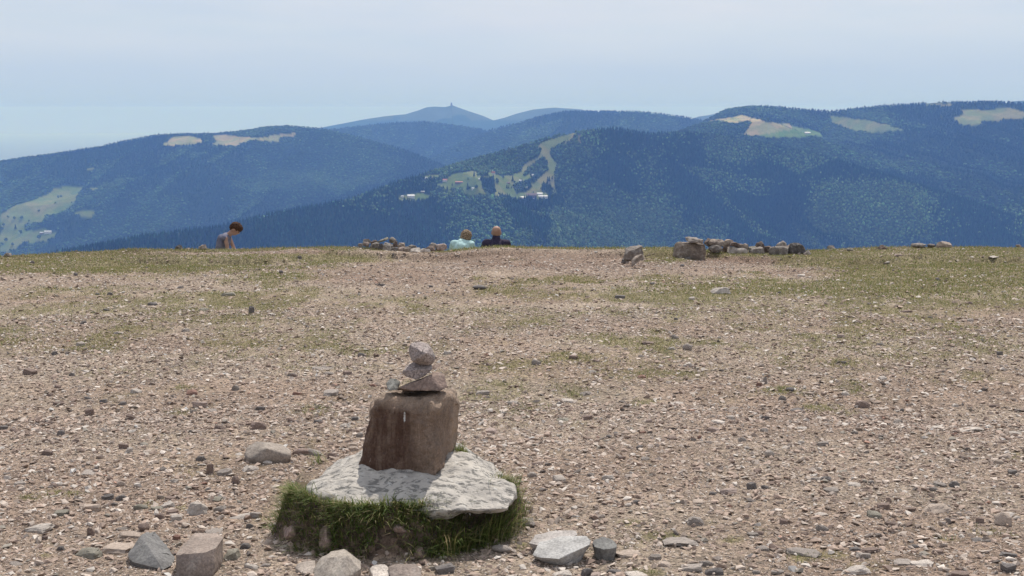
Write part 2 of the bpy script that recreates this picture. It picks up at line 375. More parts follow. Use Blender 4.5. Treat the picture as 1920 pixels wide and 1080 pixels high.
def hills_z(X, Y):
    """terrain height, by world position"""
    R = np.hypot(X, Y); Yc = np.maximum(Y, 1.0)
    pxa = 960 + F * (X / Yc) * 1.0 * (1 / (CT))           # column of a direction (its rows barely shift it)
    pxa = np.where(Y > 0.3 * np.abs(X), pxa, np.where(X > 0, 6000, -6000))
    z = np.full(R.shape, FLOOR)
    lay = np.full(R.shape, -1)
    for i, (xs, ys, (dx, dr), sn, sf) in enumerate(LAY):
        e = np.interp(pxa, xs, elev(ys))
        ext = np.clip(np.maximum(xs[0] - pxa, pxa - xs[-1]) / 500.0, 0, 1)
        rk = np.interp(pxa, dx, dr)
        hk = e * rk * np.sqrt(1.0) * (Yc / np.maximum(R, 1)) + CAMZ - ext * 600
        zk = np.where(R < rk, hk - sn * (rk - R), hk - sf * (R - rk))
        depth = np.maximum(hk - zk, 0)
        env = np.clip(depth / 170.0, 0, 1) * np.clip((zk - FLOOR + 200) / 200, 0, 1)
        sgn = X + 0.45 * R * (1 if i in (0, 2) else -0.6)
        n = (ridged(sgn / 900.0 + i * 3.3, (R - rk) / 2600.0 + 4.1, 50 + i, 3) - 0.64) * 420 + (fbm(X / 240.0, R / 240.0, 80 + i, 3) - 0.5) * 70
        zk = zk + env * n * (0.75 if i != 6 else 0.9)
        upd = zk > z
        z = np.where(upd, zk, z); lay = np.where(upd, i, lay)
    far = sst(18500, 24000, R)
    z = z * (1 - far) + PLAIN * far
    near = sst(150, 2000, R)
    z = np.where(R < 2000, -100 * (1 - near) + np.minimum(z, FLOOR + 60) * near, z)
    return z, lay
az_f = np.radians(np.linspace(-28, 28, 1300)); az_c = np.radians(np.linspace(28, 332, 62)[1:-1])
az = np.concatenate([az_f, az_c]); NF = len(az_f)
rr = np.concatenate([np.linspace(150, 2000, 8)[:-1], np.linspace(2000, 4200, 14)[:-1], np.linspace(4200, 6500, 210)[:-1], np.linspace(6500, 12200, 230)[:-1],
                     np.linspace(12200, 18600, 90)[:-1], np.geomspace(18600, 62000, 14)])
A, R = np.meshgrid(az, rr)
HX, HY = R * np.sin(A), R * np.cos(A)
HZ, HL = hills_z(HX, HY)
el = (HZ - CAMZ) / R
vis = el >= np.maximum.accumulate(el, 0) - 0.0008
# pastures and cleared runs, outlined on the photograph, laid on the hillside they belong to
def c6(L): return [(700 + x / 3.6, 180 + y / 3.6) for x, y in L]
def c5(L): return [(x / 2.743, 170 + y / 2.743) for x, y in L]
def c7(L): return [(1100 + x / 2.341, 170 + y / 2.341) for x, y in L]
GR, TAN, PNK, DGR = (0.20, 0.215, 0.075), (0.40, 0.31, 0.19), (0.31, 0.25, 0.15), (0.12, 0.17, 0.06)
MEAD = [
 (c6([(1110,335),(1200,290),(1300,262),(1360,240),(1372,256),(1320,290),(1240,335),(1205,350),(1200,400),(1215,430),(1250,470),(1228,500),(1230,600),(1248,650),(1215,650),(1195,590),(1140,600),(1130,650),(1060,672),(990,684),(970,660),(1000,630),(1040,605),(1100,570),(1160,530),(1185,490),(1170,430),(1150,400),(1125,385),(1150,355),(1110,355)]), (0.27,0.24,0.115), 0),
 (c6([(980,520),(1040,455),(1130,395),(1145,400),(1050,480),(985,535)]), (0.24,0.23,0.10), 0),
 (c6([(500,555),(580,520),(660,500),(690,505),(700,545),(760,505),(820,495),(815,530),(880,540),(940,535),(985,510),(1010,540),(1050,520),(1060,560),(1000,600),(950,610),(960,660),(1090,650),(1160,650),(1180,672),(1160,692),(1000,694),(880,680),(780,665),(700,670),(640,665),(560,650),(500,650),(480,625),(430,600),(470,590)]), (0.235,0.235,0.10), 0),
 (c6([(150,700),(170,682),(230,668),(320,660),(385,675),(380,700),(300,710)]), GR, 0),
 (c6([(330,550),(380,540),(450,530),(450,548),(350,562)]), (0.3,0.27,0.13), 0),
 (c6([(1382,262),(1400,262),(1404,330),(1388,330)]), (0.24,0.2,0.1), 0),
 (c6([(1290,320),(1360,258),(1372,258),(1300,330)]), TAN, 0),
 (c5([(0,640),(60,600),(150,570),(230,545),(270,510),(330,487),(430,500),(400,540),(385,575),(350,600),(300,625),(240,650),(200,680),(220,710),(290,738),(240,775),(180,775),(110,780),(90,805),(60,820),(0,835)]), GR, 3),
 (c5([(0,650),(60,612),(150,580),(250,560),(300,590),(230,640),(120,650),(40,665)]), (0.27,0.25,0.11), 3),
 (c5([(380,635),(430,615),(485,612),(480,640),(420,645)]), GR, 3),
 (c5([(440,515),(500,495),(505,508),(450,515)]), GR, 3),
 (c5([(445,405),(500,378),(500,392),(455,410)]), GR, 3),
 (c5([(840,277),(890,240),(960,237),(1010,242),(1050,262),(1000,272),(900,285)]), TAN, 3),
 (c5([(1080,275),(1110,265),(1100,232),(1180,226),(1260,237),(1320,242),(1420,230),(1520,216),(1530,224),(1440,238),(1430,258),(1300,252),(1240,265),(1220,285),(1130,280)]), TAN, 3),
 (c7([(525,138),(600,122),(680,110),(740,118),(775,131),(700,138),(600,138)]), (0.55,0.43,0.28), 1),
 (c7([(690,195),(720,142),(780,136),(890,148),(905,170),(800,192)]), (0.40,0.30,0.20), 1),
 (c7([(750,197),(900,172),(900,150),(1030,185),(1035,200),(900,207),(800,207)]), (0.17,0.24,0.085), 1),
 (c7([(1060,112),(1200,127),(1300,145),(1395,170),(1280,180),(1180,177),(1090,140)]), (0.25,0.24,0.12), 2),
 (c7([(1610,122),(1660,102),(1650,82),(1760,87),(1850,78),(1920,92),(1980,112),(1800,130),(1700,150),(1640,148)]), (0.28,0.25,0.13), 2),
 (c7([(1480,60),(1600,54),(1610,63),(1500,65)]), (0.25,0.22,0.12), 2),
]
HOLES = [[(903,336),(926,333),(929,372),(915,367),(903,352)], [(968,345),(992,338),(1000,350),(985,362),(966,362)], [(1015,345),(1037,345),(1038,358),(1017,358)], [(858,352),(868,352),(869,360),(857,360)],
         [(85,405),(108,400),(112,425),(95,428)], [(48,420),(78,416),(80,432),(50,434)], [(905,318),(918,320),(915,330),(900,330)], [(995,330),(1008,322),(1010,335),(1002,342)]]
hp, hq = to_px(HX, HY, HZ)
jx = hp + 8 * (fbm(HX / 50, HY / 50, 9, 2) - 0.5) ; jy = hq + 4.0 * (vn(HX / 60, HY / 60, 19) - 0.5)
mead = np.zeros(HX.shape, int)
hcol = np.empty(HX.shape + (3,)); hcol[:] = (0.022, 0.036, 0.014)
for k, (poly, c, ly) in enumerate(MEAD):
    s = np.ones(HX.shape, bool); s &= vis & (HY > 100)
    if ly == 0: s &= R < 6500
    elif ly == 3: s &= (R > 6500)
    else: s &= (R > 6300)
    m = inpoly(jx, jy, poly) & s
    mead[m] = k + 1; hcol[m] = c
for poly in HOLES:
    m = inpoly(jx, jy, poly); mead[m] = 0; hcol[m] = (0.022, 0.036, 0.014)
bald = (HL == 6) & (R > 14000)
hcol[bald] = (0.014, 0.036, 0.024)
top = bald & (HZ > -140) & (fbm(HX / 500, HY / 500, 3, 3) > 0.45); hcol[top] = (0.045, 0.065, 0.04)
hcol[R > 18600] = (0.12, 0.13, 0.07)
mv_ = sst(.38, .62, fbm(HX / 75, HY / 75, 15, 4, .65))[..., None]
hcol = np.where((mead > 0)[..., None], hcol * (np.array([0.44, 0.62, 0.48]) * (1 - mv_) + np.array([0.62, 0.66, 0.60]) * mv_), hcol)
hcol *= (0.8 + 0.4 * fbm(HX / 90, HY / 90, 13, 3))[..., None]
me = np_mesh('hills', np.stack([HX, HY, HZ], -1).reshape(-1, 3), grid_faces(len(rr), len(az), True)[:, ::-1], hcol.reshape(-1, 3), True)
M_HILL = attr_mat('hillside', 0.95, 0.05, 0.03, 0.5)
hills = link('hills', me, M_HILL); tag(hills, 'wooded mountain ridges with pastures, one behind the other', kind='structure')

def hill_hit(px, py, rmin=4200.0, rmax=18000.0):
    u, v = (px - 960) / F, (540 - py) / F
    Y = np.linspace(rmin, rmax, 2600); t = Y / (CT + v * ST)
    zz = CAMZ + t * (-ST + v * CT); g, _ = hills_z(u * t, Y)
    i = np.nonzero(zz <= g)[0]
    if not len(i): return None
    i = i[0]; return Vector((float(u * t[i]), float(Y[i]), float(g[i])))

# ------------------------------------------------------------------ the forest that clothes them (past counting)
def visible_mask(x, y, z, margin):
    """nearest fine column of the hill grid gives what stands behind which ridge"""
    a = np.arctan2(x, y); j = np.clip(((a - az_f[0]) / (az_f[1] - az_f[0])).round().astype(int), 0, NF - 1)
    r = np.hypot(x, y); i = np.clip(np.searchsorted(rr, r), 1, len(rr) - 1)
    run = np.maximum.accumulate(el, 0)
    return (z + 22 - CAMZ) / r >= run[i, j] - margin, mead[i, j], mead[i - 1, j]
def scatter_trees(r0, r1, step, aw, hh, seed):
    g = np.random.default_rng(seed)
    amax = math.radians(26)
    xs, ys = [], []
    r = r0
    while r < r1:
        n = int(2 * amax * r / step)
        aa = np.linspace(-amax, amax, n) + g.uniform(-0.5, 0.5, n) * step / r
        rj = r + g.uniform(-0.5, 0.5, n) * step
        xs.append(rj * np.sin(aa)); ys.append(rj * np.cos(aa)); r += step
    x, y = np.concatenate(xs), np.concatenate(ys)
    z, l = hills_z(x, y)
    v, m0, m1 = visible_mask(x, y, z, 0.001)
    ok = v & (m0 == 0) & (m1 == 0) & (z > FLOOR + 5)
    x, y, z, l = x[ok], y[ok], z[ok], l[ok]
    zx, _ = hills_z(x + 40, y); asp = np.clip((zx - z) / 40.0, -.5, .5)  # shading of the folds put into the tree mix: one flank gets darker conifers
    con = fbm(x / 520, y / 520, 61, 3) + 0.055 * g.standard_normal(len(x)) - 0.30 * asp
    px, py = to_px(x, y, z)
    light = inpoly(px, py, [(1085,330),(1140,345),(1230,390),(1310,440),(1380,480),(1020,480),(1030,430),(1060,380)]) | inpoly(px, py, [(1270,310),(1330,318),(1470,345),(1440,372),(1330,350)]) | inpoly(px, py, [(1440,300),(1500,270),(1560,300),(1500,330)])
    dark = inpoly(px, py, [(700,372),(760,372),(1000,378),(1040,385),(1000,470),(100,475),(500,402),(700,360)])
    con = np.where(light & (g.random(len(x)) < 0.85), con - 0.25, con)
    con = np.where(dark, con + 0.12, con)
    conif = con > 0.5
    h = hh * np.where(conif, 1.15, 0.85) * g.uniform(0.65, 1.25, len(x))
    w = aw * np.where(conif, 0.72, 1.08) * g.uniform(0.75, 1.25, len(x))
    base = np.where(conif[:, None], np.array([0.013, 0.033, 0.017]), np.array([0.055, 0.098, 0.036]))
    col = base * g.uniform(0.5, 1.6, (len(x), 1)) * np.array([1, 1, 1]) * (0.45 + 1.1 * fbm(x / 330, y / 330, 77, 3))[:, None]
    col[:, 0] *= g.uniform(0.85, 1.3, len(x)); col *= np.where(g.random(len(x)) < .12, 1.8, 1.0)[:, None]
    if r0 > 6000: col *= np.array([0.62, 0.70, 0.72])     # tree colours of the farther slopes are turned down
    return x, y, z, h, w, conif, col
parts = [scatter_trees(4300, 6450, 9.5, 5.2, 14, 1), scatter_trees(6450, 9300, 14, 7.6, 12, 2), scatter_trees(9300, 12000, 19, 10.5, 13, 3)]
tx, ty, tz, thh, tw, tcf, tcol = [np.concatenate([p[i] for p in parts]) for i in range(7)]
n = len(tx); print('forest trees', n)
K = 5
ph = rng.uniform(0, 6.28, n)[:, None] + np.arange(K)[None] * (2 * math.pi / K)
V = np.zeros((n, 2 * K + 1, 3))
for lv, (zf, rc, rb) in enumerate(((0.18, 1.0, 0.9), (0.60, 0.55, 0.92))):
    rad = tw[:, None] * np.where(tcf, rc, rb)[:, None] * rng.uniform(0.75, 1.2, (n, K))
    V[:, lv * K:(lv + 1) * K, 0] = tx[:, None] + rad * np.cos(ph); V[:, lv * K:(lv + 1) * K, 1] = ty[:, None] + rad * np.sin(ph)
    V[:, lv * K:(lv + 1) * K, 2] = (tz + thh * zf)[:, None] + thh[:, None] * rng.uniform(-0.07, 0.07, (n, K))
V[:, 2 * K] = np.stack([tx + tw * rng.uniform(-.15, .15, n), ty, tz + thh * np.where(tcf, 1.12, 0.92)], -1)
fl = []
for k in range(K):
    k2 = (k + 1) % K
    fl += [(k, k2, K + k2), (k, K + k2, K + k), (K + k, K + k2, 2 * K)]
T = (np.array(fl)[None] + (np.arange(n) * (2 * K + 1))[:, None, None]).reshape(-1, 3)
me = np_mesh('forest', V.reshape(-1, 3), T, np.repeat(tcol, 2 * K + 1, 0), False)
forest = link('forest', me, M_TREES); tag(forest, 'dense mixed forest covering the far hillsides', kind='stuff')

# ------------------------------------------------------------------ single trees and houses out on the pastures
def crown_mesh(conifer, seed):
    g = random.Random(seed); bm = bmesh.new()
    if conifer:
        prev = 0.12
        for i in range(5):
            z0 = 0.10 + i * 0.17; r0 = 0.24 * (1 - i * 0.17) * g.uniform(.9, 1.1)
            ring = [bm.verts.new((r0 * math.cos(a) * g.uniform(.75, 1.2), r0 * math.sin(a) * g.uniform(.75, 1.2), z0 + g.uniform(-.02, .02))) for a in [k * math.tau / 9 for k in range(9)]]
            tip = bm.verts.new((g.uniform(-.01, .01), g.uniform(-.01, .01), min(1, z0 + 0.32)))
            for k in range(9): bm.faces.new((ring[k], ring[(k + 1) % 9], tip))
    else:
        for i in range(16):
            c = Vector((g.uniform(-.26, .26), g.uniform(-.26, .26), g.uniform(.36, .84))); s = g.uniform(.13, .2)
            r = bmesh.ops.create_icosphere(bm, subdivisions=1, radius=s, matrix=Matrix.Translation(c))
            for v in r['verts']: v.co += Vector((g.uniform(-1, 1), g.uniform(-1, 1), g.uniform(-1, 1))) * 0.045
    me = bpy.data.meshes.new('crown'); bm.to_mesh(me); bm.free(); return me
def trunk_mesh():
    bm = bmesh.new(); bmesh.ops.create_cone(bm, cap_ends=True, segments=7, radius1=0.03, radius2=0.015, depth=0.5, matrix=Matrix.Translation((0, 0, 0.2)))
    me = bpy.data.meshes.new('trunk'); bm.to_mesh(me); bm.free(); return me
def simple(name, c, rough=0.9, sc=0.4, amt=0.4):
    m, t, b = mat(name, rough, 0.2)
    tc = N(t, 'ShaderNodeTexCoord').outputs['Object']
    col = mixc(t, c, ramp(t, noise(t, tc, sc, 4, 0.6), 0.3, 0.7, (0.7,) * 3, (1.3,) * 3), amt, 'MULTIPLY')
    t.links.new(col, b.inputs['Base Color']); return m
M_CON, M_BRO, M_TRK = simple('conifer_needles', (0.022, 0.042, 0.02), sc=6), simple('broad_leaves', (0.05, 0.08, 0.03), sc=6), simple('bark', (0.07, 0.05, 0.04))
CROWNS = {True: [crown_mesh(True, s) for s in range(3)], False: [crown_mesh(False, s + 9) for s in range(3)]}
TRK = trunk_mesh(); TRK.materials.append(M_TRK)
for k, l in CROWNS.items():
    for m_ in l: m_.materials.append(M_CON if k else M_BRO)
def pasture_tree(px, py, hpx, conifer, label, group, i, rmin=4300, rmax=6500):
    p = hill_hit(px, py, rmin, rmax)
    if p is None: return
    s = hpx / F * p.y * 1.05
    e = bpy.data.objects.new('pasture_tree', None); COL.objects.link(e); e.location = p - Vector((0, 0, 0.5)); e.scale = (s, s, s); e.rotation_euler = (0, 0, i * 1.3)
    e.empty_display_size = 0.1
    tag(e, label, 'tree', group)
    link('crown', CROWNS[conifer][i % 3], parent=e); link('trunk', TRK, parent=e)
def q7(x, y): return 740 + x / 8.727, 300 + y / 8.727
def q6(x, y): return 890 + x / 8.0, 270 + y / 8.0
VT = [q7(860,505)+(10,1), q7(942,425)+(7,1), q7(935,525)+(9,0), q7(975,520)+(8,0), q7(1200,330)+(6,1), q7(1195,492)+(14,1), q7(1225,480)+(6,0), q7(1330,480)+(9,0), q7(1485,265)+(8,1), q7(1522,258)+(9,1), q7(1430,335)+(9,1), q7(1300,272)+(10,1),
      q7(1835,465)+(8,1), q7(1868,465)+(7,1), q7(1060,505)+(4,0), q7(1410,245)+(5,0), q7(1580,205)+(7,1), q6(570,560)+(11,1), q6(488,665)+(7,1), q6(512,668)+(7,1), q6(550,668)+(6,1), q6(600,590)+(5,0), q6(430,520)+(6,0), q6(345,595)+(7,0),
      q6(820,590)+(11,1), q6(1095,560)+(10,1), q6(1120,565)+(11,1), q6(1163,535)+(8,1), q6(1030,640)+(8,1), q6(1060,645)+(7,1), q6(1100,660)+(8,1), q6(1140,680)+(9,1), q6(1175,690)+(8,1), q6(1000,690)+(5,0), q6(880,740)+(4,0), q6(700,560)+(5,0),
      q6(890,575)+(12,1), q6(930,555)+(8,1), q6(335,570)+(8,0), q6(1200,720)+(6,1), q6(645,745)+(5,0)]
for i, (x, y, h_, cf) in enumerate(VT):
    pasture_tree(x, y, h_, bool(cf), 'small dark conifer standing alone on the ski village meadow' if cf else 'small round broadleaf tree among the ski village chalets', 'trees on the ski village meadow', i)
def q5(x, y): return x / 2.743, 170 + y / 2.743
LT = [q5(40,655)+(5,0), q5(75,665)+(7,0), q5(112,665)+(8,0), q5(80,712)+(10,1), q5(200,770)+(11,0), q5(30,780)+(9,0), q5(105,738)+(8,0), q5(18,700)+(7,0), q5(8,720)+(8,0), q5(300,555)+(6,0), q5(315,552)+(6,0), q5(200,625)+(5,0), q5(285,583)+(4,0),
      q5(368,580)+(4,0), q5(65,800)+(7,0), q5(10,795)+(6,0), q5(230,675)+(6,0), q5(260,655)+(6,0), q5(150,675)+(4,0)]
for i, (x, y, h_, cf) in enumerate(LT):
    pasture_tree(x, y, h_, bool(cf), 'small dark tree on the green slope of the far valley pasture', 'trees on the valley pasture', i, 6500, 9300)

M_WALLW, M_WALLD = simple('white_render', (0.55, 0.53, 0.50)), simple('dark_timber', (0.16, 0.11, 0.08))
M_RG, M_RR, M_RB = simple('grey_sheet_roof', (0.50, 0.51, 0.53), 0.5), simple('red_tile_roof', (0.42, 0.20, 0.14)), simple('brown_roof', (0.20, 0.15, 0.15))
M_WIN = simple('window_glass', (0.04, 0.05, 0.06), 0.2)
def house(px, py, wpx, hpx, wall, roof, label, name='chalet', rmin=4300, rmax=6500, cat='house', rot=0.0, group='chalets of the ski village'):
    p = hill_hit(px, py, rmin, rmax)
    if p is None: print('no hit', label); return
    s = p.y / F; w, h = wpx * s, hpx * s; d = max(8, min(w * 0.7, 18)); wh = h * 0.5
    e = bpy.data.objects.new(name, None); COL.objects.link(e); e.location = p; e.rotation_euler = (0, 0, rot)
    tag(e, label, cat, group)
    bm = bmesh.new(); bmesh.ops.create_cube(bm, size=1, matrix=Matrix.Translation((0, 0, wh / 2 - 3)) @ Matrix.Diagonal((w, d, wh + 6, 1)))
    me = bpy.data.meshes.new('wall'); bm.to_mesh(me); bm.free(); wo_ = link('wall', me, wall, e)
    bm = bmesh.new(); o_ = 0.7; W, Dp, rh = w / 2 + o_, d / 2 + o_, h * 0.62
    vs = [bm.verts.new(v) for v in ((-W, -Dp, wh - .3), (W, -Dp, wh - .3), (W, Dp, wh - .3), (-W, Dp, wh - .3), (-W, 0, wh + rh), (W, 0, wh + rh))]
    for f in ((0, 1, 5, 4), (2, 3, 4, 5), (0, 4, 3), (1, 2, 5), (0, 3, 2, 1)): bm.faces.new([vs[i] for i in f])
    me = bpy.data.meshes.new('roof'); bm.to_mesh(me); bm.free(); link('roof', me, roof, e)
    k = max(2, min(5, int(w / 6)))
    for i in range(k):
        bm = bmesh.new(); bmesh.ops.create_cube(bm, size=1, matrix=Matrix.Translation((-w / 2 + (i + .5) * w / k, -d / 2 - .05, wh * .5)) @ Matrix.Diagonal((1.8, .16, min(1.6, wh * .5), 1)))
        me = bpy.data.meshes.new('window'); bm.to_mesh(me); bm.free(); link('window', me, M_WIN, wo_)
HS = [
 (754.5, 369.5, 4.5, 3, M_WALLW, M_RG, 'small white house at the end of the lowest clearing, beside the long barn'),
 (770.5, 369.5, 13, 4.5, M_WALLW, M_RG, 'long pale barn standing in the lowest clearing below the ski village'),
 (792.5, 360, 7, 2, M_WALLD, M_RG, 'low grey roofed shed in the trees above the long barn'),
 (799, 335, 5, 3, M_WALLW, M_RG, 'white house at the left end of the high bright clearing'),
 (808, 335, 4.5, 3, M_WALLW, M_RR, 'pink roofed white house on the high bright clearing'),
 (834.5, 339.5, 8, 3.6, M_WALLW, M_RR, 'pinkish chalet where the village road meets the forest'),
 (899, 337, 3.2, 3, M_WALLW, M_RG, 'white chalet beside dark trees in the upper village meadow'),
 (887, 354.5, 4.5, 2.6, M_WALLW, M_RG, 'white chalet in the middle of the green village meadow'),
 (925, 327.5, 6, 6, M_WALLW, M_RR, 'tall orange roofed house at the top of the village meadow'),
 (976.5, 341, 6.5, 4, M_WALLW, M_RG, 'brightest white roofed chalet halfway up the ski meadow'),
 (999, 329.5, 4, 3, M_WALLW, M_RG, 'small white chalet at the edge of the wood inside the ski run'),
 (988.5, 352.5, 5, 2.4, M_WALLW, M_RG, 'pale chalet among the trees just above the ski station'),
 (996, 369, 20, 6, M_WALLD, M_RB, 'large dark roofed ski station building at the foot of the run'),
 (980, 371.5, 9, 3, M_WALLW, M_RG, 'pale building at the lower left corner of the ski station'),
 (1015.5, 369.5, 22, 3.2, M_WALLW, M_RG, 'long pale building at the right end of the ski station'),
 (1012, 364, 10, 2.4, M_WALLW, M_RG, 'small pale roofed building behind the long ski station building'),
 (1001, 372, 5, 2.2, M_WALLW, M_RG, 'tiny white hut in front of the ski station'),
 (862, 342, 16, 1.8, M_WALLD, M_RR, 'long low reddish building on the village road'),
 (953, 344, 6, 2.6, M_WALLD, M_RB, 'brown chalet between the conifers of the village meadow'),
]
for i, a_ in enumerate(HS): house(*a_[:6], a_[6], rot=0.2 * math.sin(i * 2.1))
house(90, 437, 13, 4.5, M_WALLW, M_RG, 'pale farmhouse on the far valley pasture', 'farmhouse', 6500, 9300, group='farms on the far hills')
house(78, 438, 6, 3, M_WALLD, M_RG, 'grey barn beside the valley farmhouse', 'farm_barn', 6500, 9300, group='farms on the far hills')
house(1514, 250, 10, 2.4, M_WALLW, M_RG, 'white farm on the bright green field of the high plateau', 'farmhouse', 6300, 8300, group='farms on the far hills')
# radar dome on the farthest summit
p = P(846.5, 196.3, 16990); e = bpy.data.objects.new('summit_tower', None); COL.objects.link(e); e.location = p
tag(e, 'tiny domed radar tower on top of the farthest blue summit', 'tower')
bm = bmesh.new(); bmesh.ops.create_cone(bm, cap_ends=True, segments=16, radius1=16, radius2=11, depth=40, matrix=Matrix.Translation((0, 0, -10)))
me = bpy.data.meshes.new('base'); bm.to_mesh(me); bm.free(); link('base', me, M_WALLD, e)
bm = bmesh.new(); bmesh.ops.create_uvsphere(bm, u_segments=16, v_segments=10, radius=11, matrix=Matrix.Translation((0, 0, 16)))
me = bpy.data.meshes.new('dome'); bm.to_mesh(me); bm.free(); link('dome', me, M_WALLD, e)

# ------------------------------------------------------------------ rocks
def hull(pts):
    bm = bmesh.new()
    for p in pts: bm.verts.new(p)
    r = bmesh.ops.convex_hull(bm, input=bm.verts)
    bmesh.ops.delete(bm, geom=[v for v in bm.verts if not v.link_faces], context='VERTS')
    return bm
def refine(bm, L, soften=0, amp=0.0, fr=8.0, seed=0, amp2=0.0, fr2=40.0, maxit=7):
    for _ in range(maxit):
        ed = [e for e in bm.edges if e.calc_length() > L]
        if not ed: break
        bmesh.ops.subdivide_edges(bm, edges=ed, cuts=1)
        bmesh.ops.triangulate(bm, faces=[f for f in bm.faces if len(f.verts) > 3])
    for _ in range(soften): bmesh.ops.smooth_vert(bm, verts=bm.verts, factor=0.5, use_axis_x=True, use_axis_y=True, use_axis_z=True)
    bm.normal_update()
    if amp or amp2:
        off = Vector((seed * 3.7, seed * 1.9, seed * 5.1)); mv = []
        for v in bm.verts:
            q = v.co * fr + off
            d = amp * (mn.fractal(q, 1.0, 2.0, 4) * 0.8 - 0.5 * max(0, 0.22 - mn.voronoi(q * 1.4)[0][0]))
            d += amp2 * mn.noise(v.co * fr2 + off)
            mv.append(v.normal * d)
        for v, d in zip(bm.verts, mv): v.co += d
    bm.normal_update()
    return bm
def bm_obj(name, bm, m, parent=None, smooth=True, loc=None, angle=38):
    me = bpy.data.meshes.new(name)
    bmesh.ops.recalc_face_normals(bm, faces=bm.faces)
    if smooth:
        for f in bm.faces: f.smooth = True
        lim = math.radians(angle)
        for e in bm.edges:
            if len(e.link_faces) == 2 and e.calc_face_angle(0) > lim: e.smooth = False
    bm.to_mesh(me); bm.free()
    return link(name, me, m, parent, loc)
def rock_bm(w, d, h, seed, kind='ang', L=None, npts=15):
    """a rock of outer size w x d x h standing on z=0, kind: ang, flat, round, block, slab"""
    g = random.Random(seed); pts = []
    e = {'ang': 1.5, 'flat': 1.6, 'round': 1.0, 'block': 3.2, 'slab': 3.0}[kind]
    for i in range(npts if kind != 'round' else npts * 3):
        v = Vector((g.gauss(0, 1), g.gauss(0, 1), g.gauss(0, 1))).normalized()
        s = 1 / (abs(v.x) ** (2 * e) + abs(v.y) ** (2 * e) + abs(v.z) ** (2 * e)) ** (1 / (2 * e)) if e > 1 else 1
        if kind != 'round': s *= g.uniform(0.8, 1.0)
        pts.append(v * s)
    if kind in ('block', 'slab', 'ang'):
        k = {'block': .22, 'slab': .25, 'ang': .4}[kind]
        for sx in (-1, 1):
            for sy in (-1, 1):
                pts.append(Vector((sx * g.uniform(.5, 1), sy * g.uniform(.5, 1), g.uniform(.55, 1) - k * g.random() * 2.2)))
    if kind != 'round':
        for sx in (-1, 1):
            for sy in (-1, 1): pts.append(Vector((sx * g.uniform(.68, 1.04), sy * g.uniform(.7, 1), -g.uniform(.6, 1.0))))
    if kind == 'ang':
        pts = [Vector((p.x * (1 - .30 * max(0, p.z)), p.y * (1 - .30 * max(0, p.z)), p.z + .25 * p.x * g.uniform(-.2, 1))) for p in pts]
    for i in range(3): pass
    lo = [min(p[k] for p in pts) for k in range(3)]; hi = [max(p[k] for p in pts) for k in range(3)]
    dim = (w, d, h)
    pts = [Vector([((p[k] - lo[k]) / (hi[k] - lo[k]) - (0.5 if k < 2 else 0)) * dim[k] for k in range(3)]) for p in pts]
    bm = hull(pts)
    m_ = max(w, d, h); L = L or m_ / 9
    return refine(bm, L, 2 if kind == 'round' else 0, m_ * (0.075 if kind != 'round' else 0.045), 3.6 / m_, seed, m_ * 0.010, 16 / m_)

PAL = {'pale': (0.52, 0.455, 0.395), 'grey': (0.32, 0.275, 0.24), 'dark': (0.17, 0.15, 0.14), 'brown': (0.23, 0.168, 0.14), 'pink': (0.40, 0.31, 0.265), 'tan': (0.43, 0.345, 0.28), 'green': (0.275, 0.25, 0.20), 'rust': (0.26, 0.15, 0.115)}
CN = {'pale': 'pale', 'grey': 'grey', 'dark': 'dark grey', 'brown': 'brown', 'pink': 'pinkish', 'tan': 'tan', 'green': 'greenish', 'rust': 'rusty red'}

# --- the cairn: base slab, block and the stones piled on it
def Vp(L): return [P(*q) for q in L]
slab = [P(576, 916, 4.80), P(600, 930, 4.70), P(640, 943, 4.62), P(700, 955, 4.56), P(775, 957, 4.53), P(880, 956, 4.54), P(952, 954, 4.58), P(968, 926, 4.72), P(955, 893, 4.95), P(930, 866, 5.08), P(872, 839, 5.20)]
slab += [Vector(v) for v in ((-.70, 4.9, .195), (-.60, 4.92, .232), (-.45, 4.85, .25), (-.29, 4.83, .235), (-.18, 4.95, .235), (-.55, 5.15, .235), (-.3, 5.25, .22), (-.74, 5.25, .12))]
lowr = [Vector((v.x, v.y, v.z - (0.022 if v.x > -.3 else .05))) + Vector((0, 0.03 if v.y < 4.7 else 0, 0)) for v in slab[:11]]
bm = refine(hull(slab + lowr), 0.013, 2, 0.030, 6, 4, 0.005, 42)
M_SLAB, t, b = mat('pale_weathered_slab', 0.9, 0.25)
tc = N(t, 'ShaderNodeTexCoord').outputs['Object']
c = mixc(t, (0.48, 0.44, 0.385), ramp(t, noise(t, tc, 7, 5, .65), .3, .7, (.68, .68, .70), (1.15,) * 3), .9, 'MULTIPLY')
mp = N(t, 'ShaderNodeMapping'); mp.inputs['Scale'].default_value = (20, 52, 52); mp.inputs['Rotation'].default_value = (0, 0, .5); t.links.new(tc, mp.inputs[0])
n2 = noise(t, mp.outputs[0], 1.0, 3, .7)
c = mixc(t, c, (0.17, 0.16, 0.145), math_(t, 'MULTIPLY', ramp(t, n2, .51, .57), .9))
c = mixc(t, c, (0.62, 0.60, 0.56), math_(t, 'MULTIPLY', ramp(t, noise(t, tc, 38, 4, .7), .60, .68), .6))
t.links.new(c, b.inputs['Base Color'])
h1 = math_(t, 'ADD', noise(t, tc, 22, 6, .7), math_(t, 'MULTIPLY', n2, -.7)); bump(t, b, h1, 1.0, .009)
o = bm_obj('base_slab', bm, M_SLAB); tag(o, 'broad pale weathered rock slab lying on the turf mound under the cairn', 'rock')

